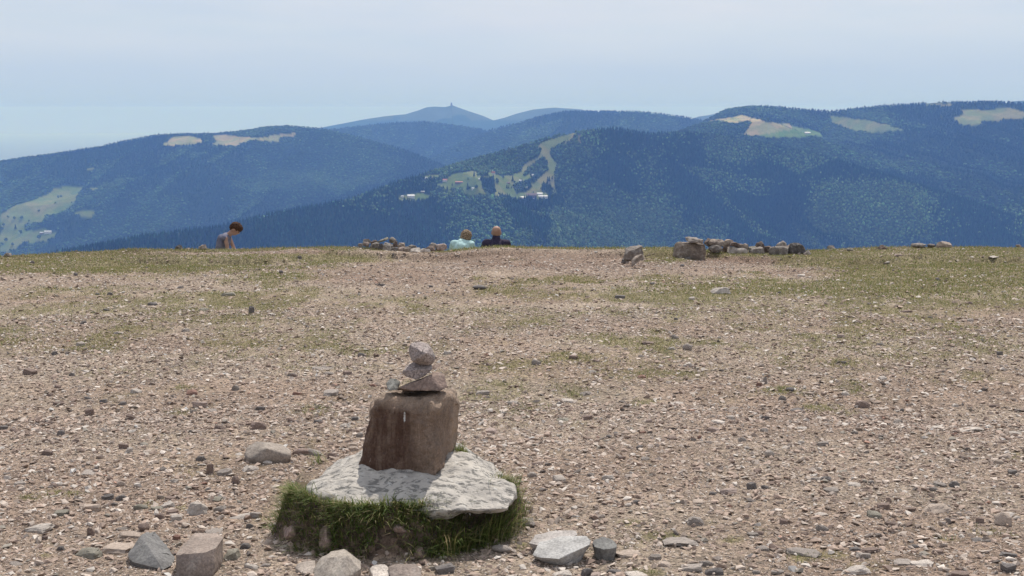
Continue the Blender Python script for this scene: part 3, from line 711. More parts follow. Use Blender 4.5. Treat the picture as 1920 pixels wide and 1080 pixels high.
blk = Vp([(676, 872, 4.87), (745, 880, 4.80), (815, 894, 4.73), (853, 842, 5.0), (690, 800, 4.90), (697, 772, 4.885), (708, 750, 4.90), (722, 739, 4.93), (760, 744, 4.86), (815, 757, 4.80), (835, 742, 4.86), (852, 748, 4.98),
          (858, 762, 5.02), (857, 790, 5.02), (818, 800, 4.76), (735, 733, 4.98), (848, 735, 5.04), (725, 734, 5.10), (850, 738, 5.12), (700, 760, 5.12), (820, 772, 4.775), (706, 790, 4.872), (690, 830, 4.882)])
blk += [Vector(v) for v in ((-.60, 5.16, .2), (-.24, 5.2, .2), (-.25, 5.16, .44), (-.50, 5.18, .44), (-.60, 4.87, .19), (-.31, 4.76, .19))]
bm = refine(hull(blk), 0.012, 2, 0.022, 9, 11, 0.005, 50)
for v in bm.verts:      # weathered flutes down from the top rim
    k = max(0, min(1, (v.co.z - 0.40) / 0.1)) * (1 if v.co.x > -.38 else .4)
    v.co.y += 0.010 * k * math.sin(v.co.x * 150 + 2 * math.sin(v.co.x * 40))
M_BLOCK, t, b = mat('stained_brown_block', 0.85, 0.3)
tc = N(t, 'ShaderNodeTexCoord').outputs['Object']
mp = N(t, 'ShaderNodeMapping'); mp.inputs['Scale'].default_value = (34, 34, 3.2); t.links.new(tc, mp.inputs[0])
st = noise(t, mp.outputs[0], 1.0, 5, .65)
sx = N(t, 'ShaderNodeSeparateXYZ'); t.links.new(tc, sx.inputs[0])
c = mixc(t, (0.42, 0.30, 0.215), (0.26, 0.20, 0.155), ramp(t, noise(t, tc, 11, 5, .65), .35, .65))
# the rusty dark stain covers the middle of the front, fading towards its corner and the rim
fx = N(t, 'ShaderNodeMapRange'); fx.inputs['From Min'].default_value = -.33; fx.inputs['From Max'].default_value = -.42; t.links.new(sx.outputs[0], fx.inputs[0])
fz = N(t, 'ShaderNodeMapRange'); fz.inputs['From Min'].default_value = .475; fz.inputs['From Max'].default_value = .44; t.links.new(sx.outputs[2], fz.inputs[0])
fy = N(t, 'ShaderNodeMapRange'); fy.inputs['From Min'].default_value = 4.97; fy.inputs['From Max'].default_value = 4.91; t.links.new(sx.outputs[1], fy.inputs[0])
fac = math_(t, 'MULTIPLY', math_(t, 'MULTIPLY', math_(t, 'ADD', math_(t, 'MULTIPLY', fx.outputs[0], .6), .4), fz.outputs[0]), fy.outputs[0])
fac = math_(t, 'MULTIPLY', fac, ramp(t, st, .25, .55, (.45,) * 3, (1,) * 3))
c = mixc(t, c, (0.098, 0.053, 0.036), fac)
c = mixc(t, c, (0.42, 0.33, 0.27), math_(t, 'MULTIPLY', ramp(t, noise(t, mp.outputs[0], 2.3, 4, .7), .62, .70), .5))
c = mixc(t, c, ramp(t, noise(t, tc, 120, 3, .7), .35, .65, (.7,) * 3, (1.3,) * 3), .7, 'MULTIPLY')
def drop(t, tc, c, p, rad):
    v = N(t, 'ShaderNodeVectorMath', operation='SUBTRACT'); t.links.new(tc, v.inputs[0]); v.inputs[1].default_value = p
    w = N(t, 'ShaderNodeVectorMath', operation='MULTIPLY'); t.links.new(v.outputs[0], w.inputs[0]); w.inputs[1].default_value = [1 / q for q in rad]
    l = N(t, 'ShaderNodeVectorMath', operation='LENGTH'); t.links.new(w.outputs[0], l.inputs[0])
    k = math_(t, 'ADD', l.outputs['Value'], math_(t, 'MULTIPLY', noise(t, tc, 90, 3, .7), 1.2))
    k = math_(t, 'MULTIPLY', k, 0.4)
    return mixc(t, c, (0.74, 0.73, 0.70), ramp(t, k, .52, .64, (1,) * 3, (0,) * 3))
c = drop(t, tc, c, P(760, 778, 4.85), (.006, .06, .024))
t.links.new(c, b.inputs['Base Color'])
bump(t, b, math_(t, 'ADD', noise(t, tc, 45, 6, .7), st), 1.0, .017)
block = bm_obj('stone_block', bm, M_BLOCK, angle=50); tag(block, 'big brown stained stone block standing on the pale slab, carrying the small cairn', 'rock')
# bird dropping running down the block
def px_rock(name, pts, m, label, L=0.012, soften=1, amp=0.006, fr=14, seed=1, amp2=0.002, cat='rock', group=None, color=None):
    bm = refine(hull(Vp(pts)), L, soften, amp, fr, seed, amp2, 60)
    c0 = sum((v.co for v in bm.verts), Vector()) / len(bm.verts)
    for v in bm.verts: v.co -= c0
    o = bm_obj(name, bm, m, loc=c0); tag(o, label, cat, group)
    if color: o.color = (*color, 1)
    return o
px_rock('cairn_stone', [(742,730,4.93),(748,727,4.86),(775,733,4.84),(825,733,4.83),(841,725,4.88),(833,702,4.90),(822,697,4.94),(802,706,4.99),(768,718,4.97),(806,705,4.86),(768,722,4.86),(820,728,5.05),(760,728,5.03)],
        M_WEDGE, 'brown wedge shaped flat stone lying on top of the big block', seed=21, group='stones of the cairn', amp=.004)
px_rock('cairn_stone', [(726,730,4.90),(724,719,4.90),(731,710,4.91),(742,709,4.92),(751,714,4.93),(746,731,4.90),(730,733,4.87),(735,711,4.98),(728,724,4.98),(748,724,4.98)],
        M_LICHEN, 'small lichen covered stone tucked against the wedge stone on the block', seed=22, L=.008, group='stones of the cairn', amp=.004)
px_rock('cairn_stone', [(752,700,4.93),(756,694,4.88),(765,682,4.93),(776,677,4.97),(802,677,4.97),(790,676,4.94),(810,682,4.92),(812,692,4.88),(797,706,4.88),(780,712,4.88),(762,707,4.88),(790,704,4.99),(766,698,5.0),(806,686,5.0),(768,684,5.0)],
        M_GRANITE, 'lower speckled granite stone of the cairn, between wedge and top stone', seed=23, L=.009, soften=2, group='stones of the cairn', amp=.005)
px_rock('cairn_stone', [(767,650,4.92),(771,645,4.92),(784,641,4.92),(799,643,4.93),(810,654,4.92),(817,668,4.92),(814,680,4.92),(803,685,4.92),(781,683,4.90),(770,672,4.91),(766,660,4.92),(785,655,4.85),(800,662,4.84),(785,672,4.84),(800,675,4.86),(769,647,4.90),(808,649,4.90),(817,674,4.90),(771,679,4.88),(805,685,4.89),(780,650,5.0),(800,652,5.01),(806,676,5.0),(780,674,5.0)],
        M_GRANITE, 'rounded speckled granite stone at the very top of the cairn', seed=24, L=.009, soften=2, group='stones of the cairn', amp=.005)
px_rock('cairn_stone', [(803,692,4.95),(815,693,4.94),(829,684,4.96),(826,681,4.97),(812,684,4.97),(800,687,4.98),(815,688,5.01),(826,683,5.0)],
        M_WEDGE, 'thin rusty stone sliver poking out beside the granite stones of the cairn', seed=25, L=.008, group='stones of the cairn', amp=.002)

# --- stones bedded in the shaded front of the turf mound
M_BANK = stone_material('bank_stone', (0.30, 0.215, 0.18), .6, .5, 70, lichen=.1)
def bank(pts, label, seed): return px_rock('embedded_stone', pts, M_BANK, label, seed=seed, L=.016, soften=2, amp=.010, fr=12, group='stones bedded in the turf mound')
bank([(595,995,4.60),(600,980,4.62),(616,977,4.62),(628,988,4.60),(632,1015,4.55),(628,1036,4.52),(604,1034,4.52),(596,1015,4.56),(612,990,4.55),(612,1015,4.50),(610,1000,4.7),(605,1035,4.62),(625,1035,4.62)], 'tall reddish stone bedded in the turf mound just above the big front boulder', 31)
bank([(651,1010,4.56),(656,1000,4.57),(672,1000,4.57),(682,1012,4.55),(680,1040,4.50),(658,1040,4.50),(666,1015,4.48),(665,1010,4.7),(655,1040,4.7),(680,1040,4.7)], 'round topped brown stone low in the turf mound under the block', 32)
bank([(530,985,4.72),(540,972,4.74),(558,975,4.72),(566,990,4.68),(560,1012,4.62),(535,1010,4.62),(548,990,4.60),(545,985,4.85),(540,1010,4.8)], 'reddish stone at the outer end of the turf mound', 33)
bank([(772,1030,4.50),(780,1020,4.50),(796,1024,4.50),(800,1048,4.46),(775,1052,4.46),(786,1035,4.43),(785,1030,4.65)], 'small grey stone low in the grass of the turf mound', 34)
bank([(728,985,4.52),(740,975,4.53),(760,982,4.53),(764,1000,4.5),(735,1002,4.5),(745,990,4.46),(745,985,4.7)], 'pinkish stone half hidden in the grass below the pale slab', 35)

# --- boulders in the foreground, outlined one by one
def big(name, pts, c, label, seed, shrink=.93, **kw):
    W_ = [P(*q) for q in pts]; cx_ = sum(w.x for w in W_) / len(W_); cy_ = sum(w.y for w in W_) / len(W_); ext = []
    for w in W_:
        x_, y_ = cx_ + (w.x - cx_) * shrink, cy_ + (w.y - cy_) * shrink; z_ = float(G(x_, y_)) - .012
        if z_ < w.z:
            a_, b_ = to_px(x_, y_, z_); ext.append((float(a_), float(b_), y_))
    return big0(name, list(pts) + ext, c, label, seed, **kw)
def big0(name, pts, c, label, seed, L=.014, soften=1, amp=.008, fr=10, mt=None, group='boulders in front of the cairn'):
    return px_rock(name, pts, mt or M_STONE, label, L=L, soften=soften, amp=amp, fr=fr, seed=seed, color=PAL[c] if isinstance(c, str) else c, group=group)
big('boulder', [(241,1036,4.47),(243,1048,4.41),(250,1024,4.52),(266,1001,4.58),(290,997,4.72),(312,1022,4.60),(326,1047,4.46),(322,1060,4.36),(306,1068,4.31),(275,1060,4.35),(250,1054,4.38),(276,1022,4.45),(290,1044,4.37),(262,1008,4.53),(262,1012,4.70),(310,1030,4.62)],
    (0.165,0.158,0.152), 'dark grey pointed boulder with a sparkling slanted face, beside the square brown one', 41, amp=.007, soften=0)
big('boulder', [(329,1040,4.27),(331,1082,4.24),(352,1088,4.22),(400,1078,4.26),(414,1060,4.36),(419,1008,4.44),(408,1000,4.48),(366,999,4.50),(345,1020,4.38),(385,1036,4.27),(405,1027,4.31),(402,1072,4.29),(416,1050,4.44),(335,1050,4.42)],
    (0.27,0.215,0.18), 'square brown boulder with a flat pale top near the bottom edge', 42, amp=.005, soften=0)
big('boulder', [(588,1082,4.22),(589,1066,4.27),(600,1048,4.31),(620,1034,4.36),(645,1029,4.36),(656,1038,4.33),(678,1052,4.33),(676,1066,4.27),(650,1084,4.20),(620,1090,4.18),(612,1046,4.27),(652,1042,4.26),(600,1060,4.42),(660,1055,4.42),(640,1040,4.46)],
    (0.36,0.31,0.26), 'largest pale grey boulder lying below the turf mound', 43, soften=0, amp=.006)
big('boulder', [(552,1064,4.32),(556,1056,4.34),(575,1053,4.35),(590,1051,4.36),(592,1064,4.30),(588,1076,4.27),(566,1074,4.27),(575,1058,4.40)], (0.38,0.32,0.27), 'small pale stone leaning on the largest grey boulder', 44, L=.01, amp=.004)
big('boulder', [(692,1066,4.28),(698,1060,4.29),(722,1057,4.30),(729,1064,4.28),(732,1074,4.24),(726,1084,4.21),(700,1082,4.21),(710,1062,4.36),(722,1070,4.36)], 'pale', 'pale round topped stone at the bottom edge below the mound', 45, L=.01, amp=.004)
big('boulder', [(728,1062,4.26),(738,1058,4.29),(782,1058,4.29),(790,1070,4.25),(792,1090,4.19),(735,1090,4.19),(729,1075,4.23),(745,1066,4.38),(778,1066,4.38)], (0.25,0.20,0.17), 'flat topped brown stone at the bottom edge below the mound', 46, L=.01, amp=.004)
big('boulder', [(1000,1040,4.45),(1010,1015,4.55),(1050,1004,4.58),(1098,1005,4.56),(1110,1012,4.50),(1108,1020,4.46),(1075,1034,4.42),(1048,1048,4.38),(1010,1045,4.41),(1105,1024,4.52),(1020,1035,4.52)], (0.40,0.385,0.365), 'large flat grey slab slanting out of the gravel, with a sunlit top', 47, shrink=.55)
big('boulder', [(990,1018,4.55),(1005,1002,4.66),(1045,994,4.68),(1078,994,4.66),(1084,1002,4.60),(1060,1012,4.55),(1010,1022,4.52),(1030,1004,4.72),(1070,1002,4.70)], (0.42,0.38,0.35), 'pale rough slab half buried behind the large flat grey slab', 48, shrink=.7)
big('boulder', [(1110,1018,4.53),(1114,1012,4.55),(1130,1006,4.57),(1146,1010,4.56),(1158,1020,4.52),(1155,1027,4.48),(1132,1030,4.46),(1114,1025,4.49),(1130,1014,4.66)], (0.17,0.165,0.155), 'dark low stone touching the tip of the large flat grey slab', 49, shrink=.75, L=.01, amp=.004)
big('boulder', [(458,850,6.02),(464,838,6.06),(480,830,6.08),(505,827,6.08),(530,833,6.08),(546,846,6.04),(544,854,5.99),(520,860,5.96),(490,863,5.93),(465,860,5.95),(500,840,5.94),(480,842,6.3),(530,844,6.28)], (0.29,0.245,0.205), 'big low rounded grey boulder beside the cairn, sunk in gravel', 50, soften=3)

# --- stones of the crest, bounding boxes in the photograph
def crest_rock(x0, y0, x1, y1, kind, c, label, group, D=None, tilt=0.0, deep=0.8, seed=0, name='rock', bury=0.0):
    cx = (x0 + x1) / 2
    if D is None:
        hgt = ghit(cx, y1); D = min(hgt.y, 20.7) if hgt is not None else 20.7
    a, b_ = P(x0, y1, D), P(x1, y0, D)
    w, h = b_.x - a.x, b_.z - a.z
    d = max(w, h) * deep
    hh_ = h * math.cos(tilt) if not tilt else max(h - abs(math.sin(tilt)) * w, h * .35)
    bm = rock_bm(w * (1 if not tilt else .92), d, hh_ * (1 + bury), seed * 7 + 3, kind, L=max(w, h) / 10, npts=9)
    bmesh.ops.rotate(bm, verts=bm.verts, cent=Vector((0, 0, 0)), matrix=Matrix.Rotation(-tilt, 3, 'Y'))
    zs = [v.co.z for v in bm.verts]; xs = [v.co.x for v in bm.verts]
    off = Vector((-(min(xs) + max(xs)) / 2, 0, -min(zs) - h * bury))
    for v in bm.verts: v.co += off
    BR = random.uniform(.5, .95)
    o = bm_obj(name, bm, M_CREST, loc=Vector(((a.x + b_.x) / 2, D + d * 0.25, a.z)), angle=30)
    o.color = (*[min(1, q * BR) for q in PAL[c]], 1)
    tag(o, label, 'rock', group); return o
WP, EP = 'stones of the low pile by the couple', 'stones of the long pile at the crest'
LP = [
 (670,456,681,463,'round','grey','small grey stone at the outer end of the pile beside the couple',0),
 (679,454,693,462,'round','pink','pinkish stone second from the outer end of the pile beside the couple',0),
 (680,448,695,456,'ang','grey','grey stone lying on top of the two outermost stones of the pile',0),
 (694,449,708,458,'ang','brown','brown stone below the tilted slab of the pile beside the couple',.2),
 (704,445,729,456,'slab','green','long tilted slab rising to the top of the pile beside the couple',.38),
 (719,452,739,464,'slab','grey','thick grey slab sloping down the middle of the pile',-.38),
 (729,444,743,455,'round','pale','whitish pink rounded stone crowning the pile beside the couple',0),
 (737,452,746,463,'ang','brown','dark reddish brown stone directly under the whitish pink one',0),
 (693,455,712,464,'ang','grey','low grey stone in the front of the pile under the brown one',0),
 (708,457,720,467,'ang','dark','dark stone at the foot of the pile below the long slab',0),
 (717,457,734,470,'ang','pale','pale block at the foot of the pile below the grey slab',0),
 (733,463,747,471,'round','grey','grey rounded stone at the foot of the pile below the reddish one',0),
 (745,455,760,466,'ang','tan','tan pointed stone standing apart, first after the pile',0),
 (746,462,761,471,'round','pink','pinkish rounded stone in front of the tan pointed one',0),
 (757,463,771,472,'ang','tan','tan stone between the pointed one and the flat pale ones',0),
 (766,459,782,469,'ang','grey','grey peaked stone behind the flat pale plate',0),
 (769,466,789,473,'flat','pale','flat pale plate in the middle of the row of stones',0),
 (787,467,808,472,'slab','pale','long thin whitish stone lying flat in the row',0),
 (797,462,817,471,'ang','brown','brown stone leaning at the near end of the thin whitish one',0),
 (805,456,820,464,'ang','grey','dark topped grey stone behind the brown leaning one',0),
 (816,456,838,470,'round','pink','round pinkish stone closest to the woman in the mint shirt',0),
]
for i, (x0, y0, x1, y1, kd, c_, lb, tl) in enumerate(LP): crest_rock(x0, y0, x1, y1 + 1, kd, c_, lb, WP, D=20.5 - (y1 - 458) * .03, tilt=tl, seed=100 + i)
RP = [
 (1264,457,1322,484,'block','tan','biggest block of the crest, broad with a light top, ending the long pile',0,18.9),
 (1285,444,1321,455,'slab','grey','thin slab lying on top of the biggest crest block',-.12,19.4),
 (1322,439,1338,462,'slab','brown','brown stone standing upright at the highest point of the long pile',.9,20.1),
 (1328,447,1361,462,'slab','tan','tan block leaning against the upright brown stone',-.12,20.0),
 (1327,459,1356,474,'round','grey','rounded dark stone in the front row beside the biggest block',0,19.6),
 (1354,459,1371,473,'ang','pink','pinkish stone second in the front row of the long pile',0,19.6),
 (1356,449,1375,461,'ang','tan','small tan stone on top between the leaning block and the sloping slab',0,20.2),
 (1367,452,1399,466,'slab','brown','brown slab with a pale top sloping down on the long pile',-.25,20.0),
 (1364,463,1403,475,'ang','pale','wide pale stone in the front row under the sloping slab',0,19.6),
 (1386,458,1403,474,'block','tan','tan block ending the first half of the long pile',0,19.7),
 (1404,462,1420,472,'block','green','greenish stone just past the gap in the long pile',0,19.9),
 (1406,465,1434,475,'slab','grey','grey flat topped stone in the front row past the gap',0,19.5),
 (1416,454,1435,465,'ang','brown','brown peaked stone sitting above the flat topped one',0,20.0),
 (1429,462,1448,474,'block','brown','square brown stone between two flat topped ones',0,19.6),
 (1442,463,1480,477,'block','grey','wide grey block in the front row near the far end of the pile',0,19.4),
 (1455,452,1475,464,'ang','grey','pointed grey stone behind the wide grey block',0,20.1),
 (1468,459,1487,470,'flat','tan','tan stone between the pointed one and the last dark boulder',0,19.9),
 (1478,456,1513,476,'ang','dark','large dark boulder with a pale top ending the long pile',0,19.4),
 (1507,470,1521,477,'flat','grey','small flat stone lying just past the last dark boulder',0,19.4),
]
for i, (x0, y0, x1, y1, kd, c_, lb, tl, D_) in enumerate(RP): crest_rock(x0, y0, x1, y1 + 1, kd, c_, lb, EP, D=None if (D_ < 19.8 and not tl) else D_, tilt=tl, seed=200 + i, bury=.12 if D_ < 19.8 else .05)
CG = 'single stones on the crest'
crest_rock(1170,461,1207,491,'block','grey','dark grey upright boulder standing alone with a pale one leaning on it',CG,D=17.9,seed=301)
crest_rock(1180,471,1213,499,'slab','tan','pale slanted stone leaning on the lone dark grey boulder',CG,D=17.3,tilt=.62,seed=302)
crest_rock(1164,485,1181,495,'ang','dark','small dark stone at the foot of the lone leaning pair',CG,seed=303)
crest_rock(328,459,342,468,'flat','dark','dark thin low stone on the skyline, the farther from the bent child',CG,seed=304)
crest_rock(371,459,387,468,'flat','tan','low pale topped stone on the skyline nearest to the bent child',CG,seed=305)
crest_rock(9,474,21,481,'ang','grey','grey stone at the far end of the skyline below the valley pasture',CG,seed=306)
crest_rock(1710,456,1739,465,'round','grey','longest of three stones in a row on the grassy skyline',CG,seed=307)
crest_rock(1739,457,1755,465,'round','dark','small dark middle stone of the three on the grassy skyline',CG,seed=308)
crest_rock(1757,453,1785,465,'ang','tan','tallest peaked stone of the three on the grassy skyline',CG,seed=309)
crest_rock(1647,460,1665,468,'flat','brown','brown stone at the edge of an eroded hollow on the crest',CG,seed=310)
crest_rock(1588,465,1601,472,'round','green','mossy greenish stone in the turf past the long pile',CG,seed=311)
crest_rock(1552,461,1566,467,'flat','grey','half buried stone on the skyline past the long pile',CG,seed=312)
crest_rock(1905,459,1916,465,'round','tan','tiny tan stone on the skyline at the edge of view',CG,seed=313)
crest_rock(1334,541,1370,551,'flat','pale','pale flat stone lying in the brightest green turf patch',CG,seed=314)

# --- loose stones on the gravel: those one can tell apart, then the next largest
HAND = [ # centre x, base y, width, height, kind, colour
 (53,703,26,13,'ang','brown'),(100,666,12,9,'ang','dark'),(149,649,17,10,'ang','grey'),(133,706,12,8,'ang','dark'),(107,728,12,7,'ang','brown'),(92,744,13,7,'ang','brown'),(163,749,16,6,'ang','dark'),(193,756,14,9,'ang','dark'),
 (228,760,16,8,'ang','dark'),(108,761,22,9,'ang','brown'),(167,779,16,14,'block','brown'),(243,788,17,12,'ang','brown'),(113,818,16,12,'block','dark'),(141,831,13,9,'ang','brown'),(5,806,16,9,'ang','dark'),(25,810,18,8,'ang','brown'),
 (85,793,16,7,'ang','brown'),(440,733,16,12,'ang','grey'),(372,766,28,14,'block','pink'),(395,773,20,8,'flat','grey'),(358,741,22,12,'ang','rust'),(253,738,22,9,'flat','pale'),(412,806,22,10,'ang','brown'),(362,812,22,7,'flat','grey'),
 (482,806,34,19,'ang','brown'),(563,853,32,15,'ang','brown'),(588,855,30,15,'ang','grey'),(530,862,24,12,'flat','pale'),(500,872,22,10,'round','pale'),(624,860,20,15,'ang','brown'),(660,846,18,12,'ang','tan'),(468,885,32,15,'flat','pale'),
 (375,865,17,11,'ang','dark'),(392,889,13,22,'slab','brown'),(441,909,17,18,'ang','brown'),(230,842,18,12,'ang','brown'),(240,850,17,13,'ang','pale'),(205,902,11,8,'ang','brown'),(168,890,36,8,'slab','grey'),(225,912,18,12,'round','tan'),
 (325,905,18,9,'flat','pale'),(98,915,17,9,'ang','brown'),(35,910,22,10,'flat','grey'),(12,900,16,9,'flat','pale'),(201,938,24,14,'ang','dark'),(226,940,24,13,'ang','dark'),(167,960,40,22,'flat','tan'),(262,957,28,14,'ang','green'),
 (292,958,24,10,'flat','green'),(314,952,26,14,'flat','pale'),(366,966,40,30,'flat','pale'),(322,966,24,14,'ang','brown'),(298,975,22,14,'ang','brown'),(330,978,22,14,'ang','pale'),(411,960,25,16,'ang','grey'),(401,941,26,10,'slab','green'),
 (112,968,28,15,'ang','green'),(125,957,10,8,'ang','brown'),(67,998,52,22,'flat','pale'),(267,997,24,20,'round','brown'),(240,1010,42,14,'slab','tan'),(226,995,22,8,'flat','grey'),(163,1048,54,24,'ang','green'),(217,1038,60,26,'ang','tan'),
 (170,1006,14,20,'ang','brown'),(83,1013,11,11,'ang','brown'),(112,1034,15,12,'ang','dark'),(399,1003,33,12,'flat','grey'),(445,974,44,14,'flat','pale'),(468,992,16,12,'ang','dark'),(478,972,22,16,'ang','grey'),(432,1050,34,26,'ang','green'),
 (330,1013,16,13,'ang','rust'),(458,1030,22,15,'ang','dark'),(395,1030,14,10,'ang','grey'),(458,955,14,9,'ang','tan'),(390,922,14,8,'ang','dark'),(25,1062,28,8,'flat','grey'),(497,1065,22,9,'ang','grey'),(470,1067,30,12,'flat','pale'),
 (998,896,20,12,'ang','grey'),(1049,903,26,13,'flat','pale'),(1107,894,15,10,'ang','grey'),(1139,900,22,12,'flat','pale'),(1178,950,16,9,'round','pale'),(1192,947,17,11,'ang','dark'),(1118,953,12,8,'round','brown'),(990,960,18,17,'block','tan'),
 (1153,952,10,5,'flat','pale'),(1262,947,14,6,'round','pale'),(1366,927,32,15,'flat','pink'),(1411,918,17,16,'block','dark'),(1338,929,17,8,'ang','dark'),(1306,882,16,7,'ang','brown'),(1421,888,14,10,'block','brown'),(1311,945,24,10,'flat','tan'),
 (1435,918,16,10,'ang','dark'),(1178,1046,52,17,'flat','tan'),(1278,1024,70,16,'flat','grey'),(1415,1007,24,10,'slab','grey'),(1229,1052,26,15,'ang','grey'),(1246,1065,30,14,'ang','tan'),(1300,1072,40,18,'block','grey'),(1340,1082,36,18,'ang','dark'),
 (1325,1063,28,14,'ang','grey'),(1100,1082,22,18,'block','dark'),(1118,1084,18,12,'block','pink'),(1055,1084,36,14,'flat','pale'),(1063,1056,28,14,'round','pale'),(1195,1084,46,14,'flat','pale'),(1152,1076,26,12,'ang','dark'),(940,1038,44,20,'round','grey'),
 (935,1003,28,10,'flat','grey'),(985,990,40,18,'flat','grey'),(1421,1004,22,10,'flat','brown'),(1410,1046,24,8,'flat','dark'),(1432,1035,26,12,'flat','grey'),
 (1549,902,20,13,'ang','dark'),(1530,903,20,9,'flat','grey'),(1560,925,31,14,'round','grey'),(1635,908,11,8,'block','dark'),(1604,913,24,9,'flat','pale'),(1792,915,22,14,'ang','dark'),(1765,913,26,9,'slab','grey'),(1737,918,18,8,'flat','pale'),
 (1751,922,18,9,'flat','grey'),(1753,957,20,15,'block','dark'),(1760,962,50,22,'flat','tan'),(1658,957,24,15,'block','brown'),(1637,960,12,11,'ang','brown'),(1642,972,30,15,'flat','green'),(1675,988,26,14,'ang','brown'),(1884,986,34,30,'ang','tan'),
 (1840,981,16,14,'ang','brown'),(1908,976,16,10,'round','pale'),(1634,1038,38,15,'ang','brown'),(1605,1034,24,10,'ang','dark'),(1620,1048,28,15,'flat','grey'),(1510,1045,66,22,'flat','grey'),(1733,1064,42,17,'flat','pale'),(1700,1060,44,14,'flat','grey'),
 (1610,1078,52,22,'flat','pale'),(1760,1040,22,14,'ang','brown'),(1893,1074,28,20,'block','dark'),(1894,1045,32,12,'flat','dark'),(1855,1018,26,10,'flat','grey'),(1835,1016,22,9,'ang','dark'),(1460,1078,28,14,'round','grey'),(1420,1078,20,10,'ang','grey'),
 (1852,1003,24,9,'flat','pale'),(1540,968,26,8,'flat','pale'),(1470,985,16,12,'ang','brown'),(1885,860,30,12,'flat','tan'),(1870,870,26,12,'ang','tan'),(1545,837,24,10,'ang','grey'),(1496,772,24,9,'flat','dark'),(1468,752,13,12,'ang','grey'),
 (1483,735,18,10,'round','dark'),(1517,741,22,8,'slab','tan'),(1737,800,18,6,'ang','brown'),(1756,805,28,8,'flat','pale'),(1820,810,50,12,'flat','pale'),(1792,812,12,6,'ang','brown'),(1587,742,16,9,'flat','pale'),(1876,667,11,9,'block','dark'),
 (1692,772,9,7,'round','dark'),(1604,814,14,8,'ang','grey'),(1505,805,18,6,'flat','pale'),(1910,773,12,6,'ang','dark'),(1907,815,26,8,'flat','pale'),(1878,832,14,7,'ang','brown'),
 (1100,742,26,10,'flat','grey'),(1075,674,18,8,'slab','brown'),(1118,679,14,6,'ang','brown'),(1204,710,16,8,'ang','rust'),(1290,688,18,9,'flat','pale'),(1110,699,15,6,'flat','pale'),(1102,788,20,11,'block','brown'),(1058,790,28,8,'flat','green'),
 (1066,755,28,8,'flat','pale'),(1142,822,12,8,'round','dark'),(1205,813,13,6,'block','rust'),(1347,796,28,10,'flat','pale'),(1371,786,20,9,'ang','pale'),(1217,793,14,9,'ang','pink'),(1270,760,28,10,'flat','pale'),(1435,788,15,9,'block','dark'),
 (1434,810,16,9,'flat','grey'),(1392,829,16,10,'ang','grey'),(1443,858,20,16,'round','pale'),(1313,834,16,8,'flat','tan'),(1262,825,20,8,'flat','brown'),(1312,823,10,8,'ang','rust'),(1210,864,18,9,'round','grey'),(1167,862,16,9,'round','brown'),
 (1467,752,14,10,'ang','dark'),(1424,725,11,9,'ang','rust'),(1435,720,11,14,'ang','grey'),(1005,685,18,12,'ang','grey'),(1020,775,18,8,'flat','grey'),(905,741,26,11,'ang','grey'),(915,686,10,7,'ang','brown'),(960,760,22,9,'flat','pale'),
 (1048,760,12,7,'round','dark'),(1064,764,14,6,'ang','brown'),(620,742,28,12,'block','grey'),(616,704,22,8,'round','grey'),(652,703,16,9,'ang','brown'),(605,694,40,6,'flat','grey'),(550,707,14,7,'ang','brown'),(556,741,17,7,'ang','rust'),(699,725,14,7,'ang','rust'),
 (677,669,14,9,'ang','dark'),(747,675,13,6,'ang','brown'),(487,770,20,10,'flat','dark'),(545,792,14,9,'ang','brown'),(596,793,18,8,'flat','dark'),(665,789,14,9,'ang','dark'),(648,802,22,10,'flat','pale'),(674,820,14,10,'ang','grey'),(662,842,18,14,'slab','tan'),
 (545,706,18,7,'flat','grey'),(470,588,10,15,'block','dark'),(898,543,28,11,'round','dark'),(715,537,14,6,'ang','dark'),(806,539,12,5,'ang','dark'),(527,513,9,7,'round','dark'),(737,482,5,5,'round','dark'),(560,485,10,6,'ang','dark'),(1266,636,14,10,'ang','grey'),
 (1215,646,22,7,'slab','brown'),(1163,560,20,8,'ang','dark'),(1268,600,10,5,'ang','dark'),(1225,534,12,5,'flat','dark'),(1280,500,10,6,'round','dark'),(205,554,10,7,'ang','dark'),(141,517,9,7,'round','dark'),(60,495,9,7,'round','dark'),(182,553,8,4,'ang','dark'),
 (337,541,12,6,'ang','grey'),(425,555,26,8,'flat','green'),(380,583,22,7,'flat','green'),(198,583,15,5,'flat','dark'),(285,573,18,8,'ang','dark'),(348,622,14,7,'flat','grey'),(220,627,18,6,'flat','grey'),(155,608,14,7,'ang','dark'),(1759,526,10,6,'ang','dark'),(1701,586,20,5,'slab','brown'),
 (1651,648,14,6,'round','dark'),(1745,597,9,5,'ang','dark'),(1608,579,9,4,'round','pale'),(1462,551,8,5,'ang','dark'),(1570,509,8,3,'flat','brown'),(1664,496,9,3,'flat','pale'),(1865,486,20,4,'flat','pale'),(1685,480,14,4,'flat','pink'),(1290,486,12,5,'ang','dark'),
]
seeds = {}
PROT = {}
for kd in ('ang', 'flat', 'round', 'block', 'slab'):
    PROT[kd] = []
    for s in range(7):
        bm = rock_bm(1, 0.9, 1, 500 + s * 13 + len(kd), kd, L=0.17)
        bmesh.ops.recalc_face_normals(bm, faces=bm.faces)
        for f in bm.faces: f.smooth = True
        for e in bm.edges:
            if len(e.link_faces) == 2 and e.calc_face_angle(0) > math.radians(24): e.smooth = False
        me = bpy.data.meshes.new('stone'); bm.to_mesh(me); bm.free(); me.materials.append(M_STONE); PROT[kd].append(me)
loose = []
for i, (cx, by, w, h, kd, c_) in enumerate(HAND): loose.append((cx, by, w, h, kd, c_))
gpos = np.random.default_rng(5)
